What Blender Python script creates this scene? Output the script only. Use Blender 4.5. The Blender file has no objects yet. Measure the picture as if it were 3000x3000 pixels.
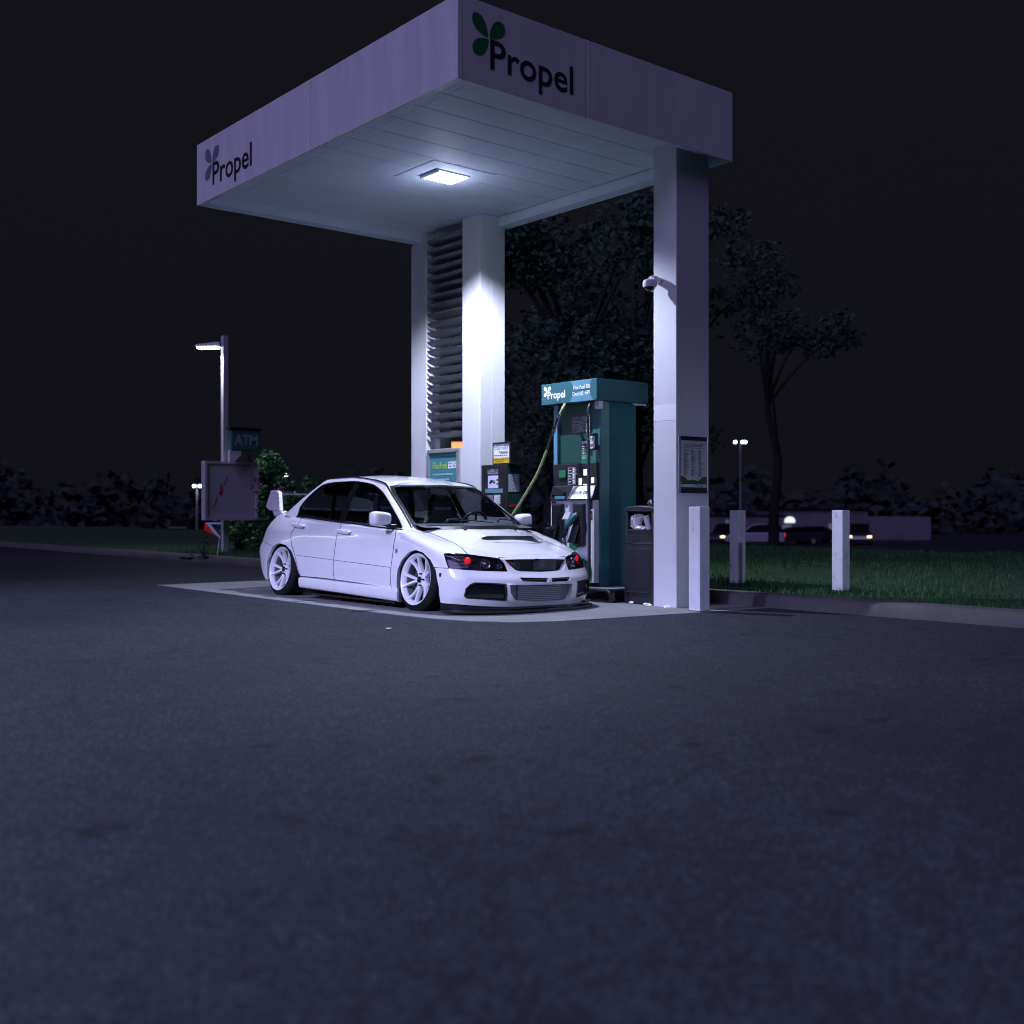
import bpy, bmesh, math, random
import numpy as np
from mathutils import Vector, Matrix, Euler
from mathutils.bvhtree import BVHTree

random.seed(7); rng = np.random.default_rng(7)
S = bpy.context.scene
COL = S.collection
PI = math.pi

# ------------------------------------------------------------------ camera
# world axes: x across the pump lane, y along it, both parallel to the canopy edges
CAM = Vector((-5.568, -7.412, 0.95))
RIGHT = Vector((0.770, -0.638, 0)).normalized()
FWD = Vector((0.638, 0.770, 0)).normalized()
cam = bpy.data.cameras.new('camera'); camo = bpy.data.objects.new('camera', cam); COL.objects.link(camo)
cam.sensor_width = 36; cam.lens = 40.0; cam.clip_end = 1500; cam.clip_start = 0.05
rot = Matrix((RIGHT, Vector((0, 0, 1)), -FWD)).transposed()
camo.matrix_world = Matrix.Translation(CAM) @ rot.to_4x4()
cam.dof.use_dof = True; cam.dof.focus_distance = 11.3; cam.dof.aperture_fstop = 1.5
S.camera = camo

# ------------------------------------------------------------------ night sky
W = bpy.data.worlds.new('World'); S.world = W; W.use_nodes = True
bg = W.node_tree.nodes['Background']
_t = W.node_tree; _tc = _t.nodes.new('ShaderNodeTexCoord'); _sx = _t.nodes.new('ShaderNodeSeparateXYZ'); _t.links.new(_tc.outputs['Generated'], _sx.inputs[0])
_n = _t.nodes.new('ShaderNodeTexNoise'); _n.inputs['Scale'].default_value = 2.2; _n.inputs['Detail'].default_value = 6; _t.links.new(_tc.outputs['Generated'], _n.inputs['Vector'])
_ad = _t.nodes.new('ShaderNodeMath'); _ad.operation = 'MULTIPLY_ADD'; _ad.inputs[1].default_value = 0.35; _t.links.new(_n.outputs['Fac'], _ad.inputs[0]); _t.links.new(_sx.outputs['Z'], _ad.inputs[2])
_r = _t.nodes.new('ShaderNodeValToRGB'); _e = _r.color_ramp.elements
_e[0].position = 0.05; _e[0].color = (0.0050, 0.0053, 0.0080, 1); _e[1].position = 0.75; _e[1].color = (0.0064, 0.0066, 0.0100, 1)
_t.links.new(_ad.outputs[0], _r.inputs['Fac']); _t.links.new(_r.outputs[0], bg.inputs[0]); bg.inputs[1].default_value = 1.0

# the one sun lamp: an added soft fill for the lot's other lamps, from the left
sd = bpy.data.lights.new('fill_sun', 'SUN'); sd.energy = 1.25; sd.angle = math.radians(40); sd.color = (0.46, 0.40, 1.0)
so = bpy.data.objects.new('fill_sun', sd); COL.objects.link(so)
so.rotation_euler = Vector((0.80, 0.23, -0.62)).to_track_quat('-Z', 'Y').to_euler()

S.view_settings.view_transform = 'Standard'; S.view_settings.look = 'None'
S.view_settings.exposure = 0; S.view_settings.gamma = 1
try:
    S.cycles.filter_width = 1.05; S.cycles.max_bounces = 8; S.cycles.transparent_max_bounces = 16; S.cycles.sample_clamp_indirect = 4
    S.cycles.caustics_reflective = False; S.cycles.caustics_refractive = False
except Exception: pass

def at(px, py, d):
    """a point of the place from its bearing (the photo is 1932 units wide) and its distance"""
    k = d / 3333.0 * 3000 / 1932
    p = CAM + FWD * d + RIGHT * ((px - 966) * k)
    return Vector((p.x, p.y, 0.95 - (py - 966) * k))

# ------------------------------------------------------------------ materials
def nt(name):
    m = bpy.data.materials.new(name); m.use_nodes = True
    t = m.node_tree; return m, t, t.nodes['Principled BSDF']
def mat(name, col, rough=0.5, metal=0.0, coat=0.0, var=0.0, vscale=6.0, bump=0.0, bscale=60.0, spec=0.5, rvar=0.0, stretch=None):
    m, t, b = nt(name)
    b.inputs['Base Color'].default_value = (*col, 1); b.inputs['Roughness'].default_value = rough
    b.inputs['Metallic'].default_value = metal; b.inputs['Coat Weight'].default_value = coat
    b.inputs['Coat Roughness'].default_value = 0.03; b.inputs['Specular IOR Level'].default_value = spec
    tc = None
    if var or bump or rvar:
        tc = t.nodes.new('ShaderNodeTexCoord')
    if var or rvar:
        n = t.nodes.new('ShaderNodeTexNoise'); n.inputs['Scale'].default_value = vscale; n.inputs['Detail'].default_value = 7
        n.inputs['Roughness'].default_value = 0.65
        if stretch:
            mp = t.nodes.new('ShaderNodeMapping'); mp.inputs['Scale'].default_value = stretch; t.links.new(tc.outputs['Object'], mp.inputs['Vector']); t.links.new(mp.outputs[0], n.inputs['Vector'])
        else: t.links.new(tc.outputs['Object'], n.inputs['Vector'])
        if var:
            r = t.nodes.new('ShaderNodeValToRGB')
            r.color_ramp.elements[0].position = 0.3; r.color_ramp.elements[1].position = 0.7
            r.color_ramp.elements[0].color = (*[c * (1 - var) for c in col], 1)
            r.color_ramp.elements[1].color = (*[min(1, c * (1 + var * 0.6)) for c in col], 1)
            t.links.new(n.outputs['Fac'], r.inputs['Fac']); t.links.new(r.outputs['Color'], b.inputs['Base Color'])
        if rvar:
            mr = t.nodes.new('ShaderNodeMapRange'); mr.inputs['To Min'].default_value = max(0.02, rough - rvar); mr.inputs['To Max'].default_value = min(1, rough + rvar)
            t.links.new(n.outputs['Fac'], mr.inputs['Value']); t.links.new(mr.outputs['Result'], b.inputs['Roughness'])
    if bump:
        n2 = t.nodes.new('ShaderNodeTexNoise'); n2.inputs['Scale'].default_value = bscale; n2.inputs['Detail'].default_value = 4
        t.links.new(tc.outputs['Object'], n2.inputs['Vector'])
        bp = t.nodes.new('ShaderNodeBump'); bp.inputs['Strength'].default_value = bump; bp.inputs['Distance'].default_value = 0.01
        t.links.new(n2.outputs['Fac'], bp.inputs['Height']); t.links.new(bp.outputs['Normal'], b.inputs['Normal'])
    return m
def emit(name, col, strength):
    m, t, b = nt(name)
    b.inputs['Base Color'].default_value = (*[c * 0.3 for c in col], 1)
    b.inputs['Emission Color'].default_value = (*col, 1); b.inputs['Emission Strength'].default_value = strength
    return m
def glass(name, tint, gloss=0.04, rough=0.0, k=0.8):
    """thin pane: tinted see-through plus a mirror layer by angle"""
    m, t, b = nt(name); t.nodes.remove(b)
    out = t.nodes['Material Output']
    tr = t.nodes.new('ShaderNodeBsdfTransparent'); tr.inputs[0].default_value = (*tint, 1)
    gl = t.nodes.new('ShaderNodeBsdfGlossy'); gl.inputs['Roughness'].default_value = rough
    fr = t.nodes.new('ShaderNodeLayerWeight'); fr.inputs['Blend'].default_value = 0.18
    mx = t.nodes.new('ShaderNodeMixShader')
    ma = t.nodes.new('ShaderNodeMath'); ma.operation = 'MULTIPLY_ADD'; ma.inputs[1].default_value = k; ma.inputs[2].default_value = gloss
    t.links.new(fr.outputs['Fresnel'], ma.inputs[0]); t.links.new(ma.outputs[0], mx.inputs[0])
    t.links.new(tr.outputs[0], mx.inputs[1]); t.links.new(gl.outputs[0], mx.inputs[2]); t.links.new(mx.outputs[0], out.inputs['Surface'])
    return m

def asphalt_mat():
    m, t, b = nt('asphalt'); N = t.nodes.new; K = t.links.new
    tc = N('ShaderNodeTexCoord')
    big = N('ShaderNodeTexNoise'); big.inputs['Scale'].default_value = 0.45; big.inputs['Detail'].default_value = 6; K(tc.outputs['Object'], big.inputs['Vector'])
    sp = N('ShaderNodeTexVoronoi'); sp.inputs['Scale'].default_value = 105; K(tc.outputs['Object'], sp.inputs['Vector'])
    fine = N('ShaderNodeTexNoise'); fine.inputs['Scale'].default_value = 260; fine.inputs['Detail'].default_value = 3; K(tc.outputs['Object'], fine.inputs['Vector'])
    mid = N('ShaderNodeTexNoise'); mid.inputs['Scale'].default_value = 5; mid.inputs['Detail'].default_value = 8; mid.inputs['Roughness'].default_value = 0.7; K(tc.outputs['Object'], mid.inputs['Vector'])
    r1 = N('ShaderNodeValToRGB'); e = r1.color_ramp.elements
    e[0].position = 0.3; e[0].color = (0.0185, 0.0205, 0.027, 1); e[1].position = 0.72; e[1].color = (0.031, 0.0335, 0.042, 1); K(big.outputs['Fac'], r1.inputs['Fac'])
    r2 = N('ShaderNodeValToRGB'); e = r2.color_ramp.elements
    e[0].position = 0.28; e[0].color = (0.66, 0.66, 0.66, 1); e[1].position = 0.72; e[1].color = (1.18, 1.18, 1.18, 1); K(mid.outputs['Fac'], r2.inputs['Fac'])
    r3 = N('ShaderNodeValToRGB'); e = r3.color_ramp.elements
    e[0].position = 0.15; e[0].color = (0.40, 0.40, 0.40, 1); e[1].position = 0.95; e[1].color = (2.6, 2.6, 2.55, 1); q_ = r3.color_ramp.elements.new(0.6); q_.color = (0.85, 0.85, 0.85, 1)
    K(sp.outputs['Color'], r3.inputs['Fac'])
    m1 = N('ShaderNodeMix'); m1.data_type = 'RGBA'; m1.blend_type = 'MULTIPLY'; m1.inputs[0].default_value = 1
    K(r1.outputs[0], m1.inputs[6]); K(r2.outputs[0], m1.inputs[7])
    m2 = N('ShaderNodeMix'); m2.data_type = 'RGBA'; m2.blend_type = 'MULTIPLY'; m2.inputs[0].default_value = 1.0
    K(m1.outputs[2], m2.inputs[6]); K(r3.outputs[0], m2.inputs[7])
    # oil spots and hairline cracks
    oil = N('ShaderNodeTexNoise'); oil.inputs['Scale'].default_value = 2.6; oil.inputs['Detail'].default_value = 3; K(tc.outputs['Object'], oil.inputs['Vector'])
    ro = N('ShaderNodeValToRGB'); e = ro.color_ramp.elements; e[0].position = 0.300; e[0].color = (0.35, 0.35, 0.36, 1); e[1].position = 0.345; e[1].color = (1, 1, 1, 1); K(oil.outputs['Fac'], ro.inputs['Fac'])
    m3 = N('ShaderNodeMix'); m3.data_type = 'RGBA'; m3.blend_type = 'MULTIPLY'; m3.inputs[0].default_value = 1
    K(m2.outputs[2], m3.inputs[6]); K(ro.outputs[0], m3.inputs[7])
    wv = N('ShaderNodeTexVoronoi'); wv.feature = 'DISTANCE_TO_EDGE'; wv.inputs['Scale'].default_value = 0.33
    wn = N('ShaderNodeTexNoise'); wn.inputs['Scale'].default_value = 1.4; wn.inputs['Detail'].default_value = 5; K(tc.outputs['Object'], wn.inputs['Vector'])
    wm = N('ShaderNodeMix'); wm.data_type = 'RGBA'; wm.blend_type = 'LINEAR_LIGHT'; wm.inputs[0].default_value = 0.35
    K(tc.outputs['Object'], wm.inputs[6]); K(wn.outputs['Color'], wm.inputs[7]); K(wm.outputs[2], wv.inputs['Vector'])
    rc = N('ShaderNodeValToRGB'); e = rc.color_ramp.elements; e[0].position = 0.0; e[0].color = (0.4, 0.4, 0.4, 1); e[1].position = 0.006; e[1].color = (1, 1, 1, 1); K(wv.outputs['Distance'], rc.inputs['Fac'])
    m4 = N('ShaderNodeMix'); m4.data_type = 'RGBA'; m4.blend_type = 'MULTIPLY'; m4.inputs[0].default_value = 0.55
    K(m3.outputs[2], m4.inputs[6]); K(rc.outputs[0], m4.inputs[7])
    K(m4.outputs[2], b.inputs['Base Color'])
    b.inputs['Roughness'].default_value = 0.85; b.inputs['Specular IOR Level'].default_value = 0.2
    add = N('ShaderNodeMath'); add.operation = 'ADD'; K(fine.outputs['Fac'], add.inputs[0]); K(sp.outputs['Distance'], add.inputs[1])
    bp = N('ShaderNodeBump'); bp.inputs['Strength'].default_value = 0.75; bp.inputs['Distance'].default_value = 0.006
    K(add.outputs[0], bp.inputs['Height']); K(bp.outputs['Normal'], b.inputs['Normal'])
    return m

def concrete_mat(name, base, cracks=True):
    m, t, b = nt(name); N = t.nodes.new; K = t.links.new
    tc = N('ShaderNodeTexCoord')
    n1 = N('ShaderNodeTexNoise'); n1.inputs['Scale'].default_value = 1.3; n1.inputs['Detail'].default_value = 9; n1.inputs['Roughness'].default_value = 0.7; K(tc.outputs['Object'], n1.inputs['Vector'])
    r1 = N('ShaderNodeValToRGB'); e = r1.color_ramp.elements
    e[0].position = 0.3; e[0].color = (*[c * 0.6 for c in base], 1); e[1].position = 0.7; e[1].color = (*[c * 1.12 for c in base], 1); K(n1.outputs['Fac'], r1.inputs['Fac'])
    n2 = N('ShaderNodeTexNoise'); n2.inputs['Scale'].default_value = 140; n2.inputs['Detail'].default_value = 3; K(tc.outputs['Object'], n2.inputs['Vector'])
    r2 = N('ShaderNodeValToRGB'); e = r2.color_ramp.elements; e[0].position = 0.3; e[0].color = (0.75,) * 3 + (1,); e[1].position = 0.7; e[1].color = (1.1,) * 3 + (1,); K(n2.outputs['Fac'], r2.inputs['Fac'])
    mx = N('ShaderNodeMix'); mx.data_type = 'RGBA'; mx.blend_type = 'MULTIPLY'; mx.inputs[0].default_value = 1; K(r1.outputs[0], mx.inputs[6]); K(r2.outputs[0], mx.inputs[7])
    K(mx.outputs[2], b.inputs['Base Color']); b.inputs['Roughness'].default_value = 0.8
    bp = N('ShaderNodeBump'); bp.inputs['Strength'].default_value = 0.3; bp.inputs['Distance'].default_value = 0.004; K(n2.outputs['Fac'], bp.inputs['Height']); K(bp.outputs['Normal'], b.inputs['Normal'])
    return m

def worn_paint(name, base, under, amount=0.36, scale=5.0, stretch=(1, 1, 0.35)):
    """white paint with chips, scuffs and dirt of its own"""
    m, t, b = nt(name); N = t.nodes.new; K = t.links.new
    tc = N('ShaderNodeTexCoord'); mp = N('ShaderNodeMapping'); mp.inputs['Scale'].default_value = stretch; K(tc.outputs['Object'], mp.inputs['Vector'])
    n1 = N('ShaderNodeTexNoise'); n1.inputs['Scale'].default_value = scale; n1.inputs['Detail'].default_value = 10; n1.inputs['Roughness'].default_value = 0.75; K(mp.outputs[0], n1.inputs['Vector'])
    r = N('ShaderNodeValToRGB'); e = r.color_ramp.elements
    e[0].position = amount - 0.03; e[0].color = (*under, 1); e[1].position = amount; e[1].color = (*[c * 0.85 for c in base], 1)
    x = r.color_ramp.elements.new(amount + 0.12); x.color = (*base, 1)
    K(n1.outputs['Fac'], r.inputs['Fac']); K(r.outputs[0], b.inputs['Base Color']); b.inputs['Roughness'].default_value = 0.5
    return m

def noise_dots(name, base, ink, scale, thr, stretch):
    """printed copy too small to read: rows of short ink marks on paper"""
    m, t, b = nt(name); N = t.nodes.new; K = t.links.new
    tc = N('ShaderNodeTexCoord'); mp = N('ShaderNodeMapping'); mp.inputs['Scale'].default_value = stretch; K(tc.outputs['Object'], mp.inputs['Vector'])
    n = N('ShaderNodeTexNoise'); n.inputs['Scale'].default_value = scale; n.inputs['Detail'].default_value = 2; K(mp.outputs[0], n.inputs['Vector'])
    r = N('ShaderNodeValToRGB'); e = r.color_ramp.elements; e[0].position = thr; e[0].color = (*base, 1); e[1].position = thr + 0.04; e[1].color = (*ink, 1)
    K(n.outputs['Fac'], r.inputs['Fac']); K(r.outputs[0], b.inputs['Base Color']); b.inputs['Roughness'].default_value = 0.4
    return m

M = {}
M['asphalt'] = asphalt_mat()
M['concrete'] = concrete_mat('concrete', (0.20, 0.20, 0.205))
M['kerb'] = concrete_mat('kerb_concrete', (0.085, 0.08, 0.075))
M['soil'] = mat('soil', (0.035, 0.028, 0.022), 0.95, var=0.5, vscale=3, bump=0.6, bscale=30)
M['turf'] = mat('turf', (0.018, 0.06, 0.016), 0.95, var=0.5, vscale=4, bump=0.6, bscale=80)
M['grass'] = mat('grass_blades', (0.022, 0.095, 0.020), 0.7, var=0.4, vscale=2)
M['panel'] = mat('fascia_panel', (0.72, 0.71, 0.71), 0.38, var=0.13, vscale=4.0, stretch=(1, 1, 0.16))
M['panel2'] = mat('fascia_panel_front', (0.70, 0.69, 0.68), 0.38, var=0.13, vscale=4.0, stretch=(1, 1, 0.16))
M['soffit'] = mat('soffit_metal', (0.64, 0.69, 0.79), 0.65, var=0.10, vscale=1.2)
M['gap'] = mat('dark_gap', (0.01, 0.01, 0.012), 0.8)
M['stucco'] = worn_paint('pillar_paint', (0.60, 0.60, 0.615), (0.38, 0.37, 0.365), 0.33, 3.0, (1, 1, 0.28))
M['louvre'] = mat('louvre_metal', (0.19, 0.19, 0.205), 0.45, var=0.12, vscale=3)
M['white'] = mat('white_metal', (0.72, 0.72, 0.74), 0.35)
M['alu'] = mat('aluminium', (0.62, 0.62, 0.66), 0.32, 0.8)
M['chrome'] = mat('chrome', (0.8, 0.8, 0.82), 0.12, 1.0)
M['ink'] = mat('dark_lettering', (0.018, 0.018, 0.03), 0.4)
M['leafgrey'] = mat('grey_leaf_mark', (0.16, 0.19, 0.22), 0.4)
M['leafgreen'] = mat('green_leaf_mark', (0.012, 0.16, 0.05), 0.4)
M['teal'] = mat('teal_panel', (0.034, 0.115, 0.13), 0.3, var=0.1, vscale=2)
M['tealdark'] = mat('teal_column', (0.032, 0.14, 0.145), 0.33, var=0.25, vscale=1.6)
M['teallight'] = mat('pale_teal_print', (0.10, 0.24, 0.31), 0.3)
M['tealsign'] = mat('teal_poster', (0.05, 0.22, 0.25), 0.35, var=0.06, vscale=2)
M['lime'] = mat('lime_print', (0.42, 0.62, 0.03), 0.4)
M['print'] = mat('white_print', (0.8, 0.8, 0.8), 0.4)
M['green'] = mat('green_print', (0.02, 0.17, 0.085), 0.4)
M['greendark'] = mat('dark_green_print', (0.012, 0.055, 0.045), 0.4)
M['olive'] = mat('olive_print', (0.20, 0.15, 0.02), 0.4)
M['purple'] = mat('purple_print', (0.05, 0.02, 0.07), 0.4)
M['black'] = mat('black_plastic', (0.012, 0.012, 0.015), 0.38, var=0.2, vscale=5)
M['charcoal'] = mat('charcoal_plastic', (0.017, 0.0165, 0.022), 0.42, var=0.25, vscale=4, bump=0.15, bscale=200)
M['rubber'] = mat('rubber', (0.010, 0.010, 0.011), 0.75, bump=0.1, bscale=120, spec=0.15)
M['blackgloss'] = mat('black_gloss', (0.006, 0.006, 0.008), 0.12, coat=0.6)
M['yellow'] = mat('yellow_print', (0.62, 0.42, 0.05), 0.45)
M['orange'] = mat('orange_print', (0.55, 0.13, 0.02), 0.45)
M['hoseg'] = mat('hose_yellow_green', (0.24, 0.30, 0.11), 0.5, var=0.2, vscale=9)
M['hosed'] = mat('hose_blue_black', (0.03, 0.045, 0.06), 0.5)
M['paper'] = mat('paper', (0.80, 0.80, 0.79), 0.7, var=0.15, vscale=20)
M['copy'] = noise_dots('small_print', (0.60, 0.60, 0.62), (0.16, 0.16, 0.22), 60, 0.52, (1, 0.35, 1.4))
M['copydark'] = noise_dots('small_print_dark', (0.22, 0.22, 0.25), (0.07, 0.07, 0.09), 50, 0.5, (1, 0.35, 1.4))
M['bollard'] = worn_paint('worn_white_paint', (0.66, 0.66, 0.69), (0.07, 0.065, 0.07), 0.375, 7, (1, 1, 0.5))
M['bollard2'] = worn_paint('smudged_white_paint', (0.62, 0.62, 0.65), (0.14, 0.135, 0.14), 0.385, 3.2, (1, 1, 0.35))
M['screen'] = emit('lit_screen', (0.55, 0.56, 1.0), 0.62)
M['lcd'] = emit('lit_display', (0.9, 0.92, 0.85), 0.95)
M['led'] = emit('led_panel', (0.86, 0.9, 1.0), 9)
M['lamphead'] = emit('street_lamp_led', (0.82, 0.9, 1.0), 9)
M['farlamp'] = emit('far_lamp', (0.82, 0.95, 1.0), 9)
M['pole'] = mat('painted_pole', (0.48, 0.46, 0.48), 0.5, var=0.1, vscale=3)
M['bark'] = mat('bark', (0.022, 0.021, 0.021), 0.9, var=0.4, vscale=6, bump=0.8, bscale=18)
M['leafA'] = mat('tree_leaves', (0.036, 0.080, 0.048), 0.8, var=0.2, vscale=1.5)
M['leafB'] = mat('bush_leaves', (0.09, 0.25, 0.085), 0.5, var=0.5, vscale=3)
M['petal'] = mat('pink_petals', (0.55, 0.16, 0.36), 0.6)

# ------------------------------------------------------------------ mesh helpers
class MB:
    def __init__(s): s.v = []; s.f = []; s.m = []
    def add(s, vs, fs, mi=0):
        o = len(s.v); s.v += [tuple(v) for v in vs]; s.f += [tuple(i + o for i in f) for f in fs]; s.m += [mi] * len(fs); return s
    def box(s, x0, x1, y0, y1, z0, z1, mi=0):
        return s.add([(x0, y0, z0), (x1, y0, z0), (x1, y1, z0), (x0, y1, z0), (x0, y0, z1), (x1, y0, z1), (x1, y1, z1), (x0, y1, z1)],
                     [(0, 3, 2, 1), (4, 5, 6, 7), (0, 1, 5, 4), (1, 2, 6, 5), (2, 3, 7, 6), (3, 0, 4, 7)], mi)
    def frame(s, p):
        """orthonormal frame round direction p"""
        p = Vector(p).normalized(); u = p.cross(Vector((0, 0, 1)))
        if u.length < 1e-3: u = p.cross(Vector((0, 1, 0)))
        u.normalize(); return u, p.cross(u)
    def cyl(s, p0, p1, r0, r1=None, n=16, mi=0, cap=True):
        p0 = Vector(p0); p1 = Vector(p1); r1 = r0 if r1 is None else r1; u, w = s.frame(p1 - p0)
        vs = []
        for p, r in ((p0, r0), (p1, r1)):
            for k in range(n):
                a = 2 * PI * k / n; vs.append(p + (u * math.cos(a) + w * math.sin(a)) * r)
        fs = [(k, (k + 1) % n, n + (k + 1) % n, n + k) for k in range(n)]
        if cap: fs += [tuple(range(n))[::-1], tuple(range(n, 2 * n))]
        return s.add(vs, fs, mi)
    def tube(s, pts, rad, n=10, mi=0, sub=6):
        P = [Vector(p) for p in pts]
        R = rad if isinstance(rad, (list, tuple)) else [rad] * len(P)
        Q = []; RR = []
        for i in range(len(P) - 1):
            a = P[max(i - 1, 0)]; b = P[i]; c = P[i + 1]; d = P[min(i + 2, len(P) - 1)]
            for k in range(sub):
                t = k / sub
                Q.append(0.5 * ((2 * b) + (c - a) * t + (2 * a - 5 * b + 4 * c - d) * t * t + (3 * b - a - 3 * c + d) * t ** 3)); RR.append(R[i] * (1 - t) + R[i + 1] * t)
        Q.append(P[-1]); RR.append(R[-1])
        vs = []; u = None
        for i, q in enumerate(Q):
            tg = (Q[min(i + 1, len(Q) - 1)] - Q[max(i - 1, 0)]).normalized()
            if u is None: u, _ = s.frame(tg)
            u = (u - tg * u.dot(tg)).normalized(); w = tg.cross(u)
            for k in range(n):
                a = 2 * PI * k / n; vs.append(q + (u * math.cos(a) + w * math.sin(a)) * RR[i])
        fs = []
        for i in range(len(Q) - 1):
            for k in range(n):
                fs.append((i * n + k, i * n + (k + 1) % n, (i + 1) * n + (k + 1) % n, (i + 1) * n + k))
        m = len(Q) - 1
        fs += [tuple(range(n))[::-1], tuple(m * n + k for k in range(n))]
        return s.add(vs, fs, mi)
    def lathe(s, prof, origin, axis, n=48, mi=0, closed=False):
        o = Vector(origin); ax = Vector(axis).normalized(); u, w = s.frame(ax); m = len(prof)
        vs = []
        for k in range(n):
            a = 2 * PI * k / n; d = u * math.cos(a) + w * math.sin(a)
            for (h, r) in prof: vs.append(o + ax * h + d * r)
        fs = []
        for k in range(n):
            k2 = (k + 1) % n
            for i in range(m if closed else m - 1):
                j = (i + 1) % m; fs.append((k * m + i, k2 * m + i, k2 * m + j, k * m + j))
        return s.add(vs, fs, mi)
    def prism(s, poly, fn, d0, d1, mi=0):
        """2-D outline poly swept from depth d0 to d1; fn(u, v, d) -> point"""
        n = len(poly)
        vs = [fn(u, v, d0) for u, v in poly] + [fn(u, v, d1) for u, v in poly]
        fs = [tuple(range(n)), tuple(range(2 * n - 1, n - 1, -1))] + [(k, k + n, (k + 1) % n + n, (k + 1) % n) for k in range(n)]
        return s.add(vs, fs, mi)
    def grid(s, P, mi=0, flip=False):
        h = len(P); w = len(P[0]); vs = [p for row in P for p in row]
        fs = [(i * w + j, i * w + j + 1, (i + 1) * w + j + 1, (i + 1) * w + j) for i in range(h - 1) for j in range(w - 1)]
        if flip: fs = [f[::-1] for f in fs]
        return s.add(vs, fs, mi)
    def ball(s, c, r, n=16, mi=0, sc=(1, 1, 1)):
        c = Vector(c); vs = []; fs = []; h = n // 2
        for i in range(h + 1):
            t = PI * i / h
            for k in range(n):
                a = 2 * PI * k / n; vs.append((c.x + r * sc[0] * math.sin(t) * math.cos(a), c.y + r * sc[1] * math.sin(t) * math.sin(a), c.z + r * sc[2] * math.cos(t)))
        for i in range(h):
            for k in range(n): fs.append((i * n + k, (i + 1) * n + k, (i + 1) * n + (k + 1) % n, i * n + (k + 1) % n))
        return s.add(vs, fs, mi)
    def build(s, name, mats, parent=None, smooth=None, bevel=0.0, fix=True, seg=2, local=False):
        o = Vector((0, 0, 0))
        p = parent
        while p is not None: o += p.location; p = p.parent
        if local: o = Vector((0, 0, 0))
        me = bpy.data.meshes.new(name)
        me.from_pydata([(v[0] - o.x, v[1] - o.y, v[2] - o.z) for v in s.v], [], s.f)
        mats = mats if isinstance(mats, (list, tuple)) else [mats]
        for m in mats: me.materials.append(m)
        if len(mats) > 1: me.polygons.foreach_set('material_index', s.m)
        if fix:
            bm = bmesh.new(); bm.from_mesh(me); bmesh.ops.remove_doubles(bm, verts=bm.verts, dist=1e-6)
            bmesh.ops.recalc_face_normals(bm, faces=bm.faces); bm.to_mesh(me); bm.free()
        ob = bpy.data.objects.new(name, me); COL.objects.link(ob)
        if parent: ob.parent = parent
        if smooth is not None:
            me.polygons.foreach_set('use_smooth', [True] * len(me.polygons)); me.set_sharp_from_angle(angle=math.radians(smooth))
        if bevel:
            bv = ob.modifiers.new('edge', 'BEVEL'); bv.width = bevel; bv.segments = seg; bv.limit_method = 'ANGLE'; bv.angle_limit = math.radians(40)
            bv.harden_normals = False
        me.update(); return ob

def tag(o, label=None, cat=None, group=None, kind=None):
    if label: o['label'] = label
    if cat: o['category'] = cat
    if group: o['group'] = group
    if kind: o['kind'] = kind
    return o
def thing(name, loc, label, cat, group=None):
    o = bpy.data.objects.new(name, None); COL.objects.link(o); o.location = loc; o.empty_display_size = 0.1
    return tag(o, label, cat, group)
def struct(o): o['kind'] = 'structure'; return o
def dup(root, dloc, label=None):
    """a copy of a thing with copies of its parts and sub-parts"""
    def cp(o, par):
        c = o.copy(); COL.objects.link(c); c.parent = par
        for ch in o.children: cp(ch, c)
        return c
    r = cp(root, None); r.location = dloc
    if label: r['label'] = label
    return r

# planes: 'x' faces -x (text runs towards -y), 'y' faces -y (text runs towards +x)
def onx(x0, y0, z0): return lambda u, v, d: (x0 - d, y0 - u, z0 + v)
def ony(x0, y0, z0): return lambda u, v, d: (x0 + u, y0 - d, z0 + v)
def rect(u0, u1, v0, v1): return [(u0, v0), (u1, v0), (u1, v1), (u0, v1)]
def rrect(u0, u1, v0, v1, r, n=5):
    out = []
    for cx, cy, a0 in ((u1 - r, v0 + r, -PI / 2), (u1 - r, v1 - r, 0), (u0 + r, v1 - r, PI / 2), (u0 + r, v0 + r, PI)):
        for k in range(n + 1): a = a0 + PI / 2 * k / n; out.append((cx + r * math.cos(a), cy + r * math.sin(a)))
    return out
def leafpoly(p0, p1, w, n=9, fat=0.5):
    p0 = Vector(p0); p1 = Vector(p1); d = p1 - p0; nr = Vector((-d.y, d.x)).normalized(); L = []; Rr = []
    for k in range(n + 1):
        t = k / n; h = w * 0.5 * (math.sin(PI * t ** (0.75 if fat else 1.0))) ** 0.8
        c = p0 + d * t; L.append(tuple(c + nr * h)); Rr.append(tuple(c - nr * h))
    return L[:-1] + Rr[:0:-1]
def textverts(body, shear=0.0, bold=0.0):
    cu = bpy.data.curves.new('tmp', 'FONT'); cu.body = body; cu.size = 1; cu.extrude = 0.0; cu.shear = shear; cu.offset = bold; cu.resolution_u = 3
    ob = bpy.data.objects.new('tmp', cu); COL.objects.link(ob)
    dg = bpy.context.evaluated_depsgraph_get(); dg.update()
    me = ob.evaluated_get(dg).to_mesh()
    vs = np.array([v.co[:] for v in me.vertices]); fs = [tuple(p.vertices) for p in me.polygons]
    ob.evaluated_get(dg).to_mesh_clear(); bpy.data.objects.remove(ob); bpy.data.curves.remove(cu)
    return vs, fs
def addtext(mb, body, fn, u, v, w, h, d=0.003, mi=0, shear=0.0, bold=0.0):
    """letters fitted to width w and the height h of a capital, left end and base line at (u, v)"""
    vs, fs = textverts(body, shear, bold)
    if len(vs) == 0: return
    x0 = vs[:, 0].min(); x1 = vs[:, 0].max(); cap = 0.729
    mb.add([fn(u + (p[0] - x0) / (x1 - x0) * w, v + p[1] / cap * h, d) for p in vs], fs, mi)
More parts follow.
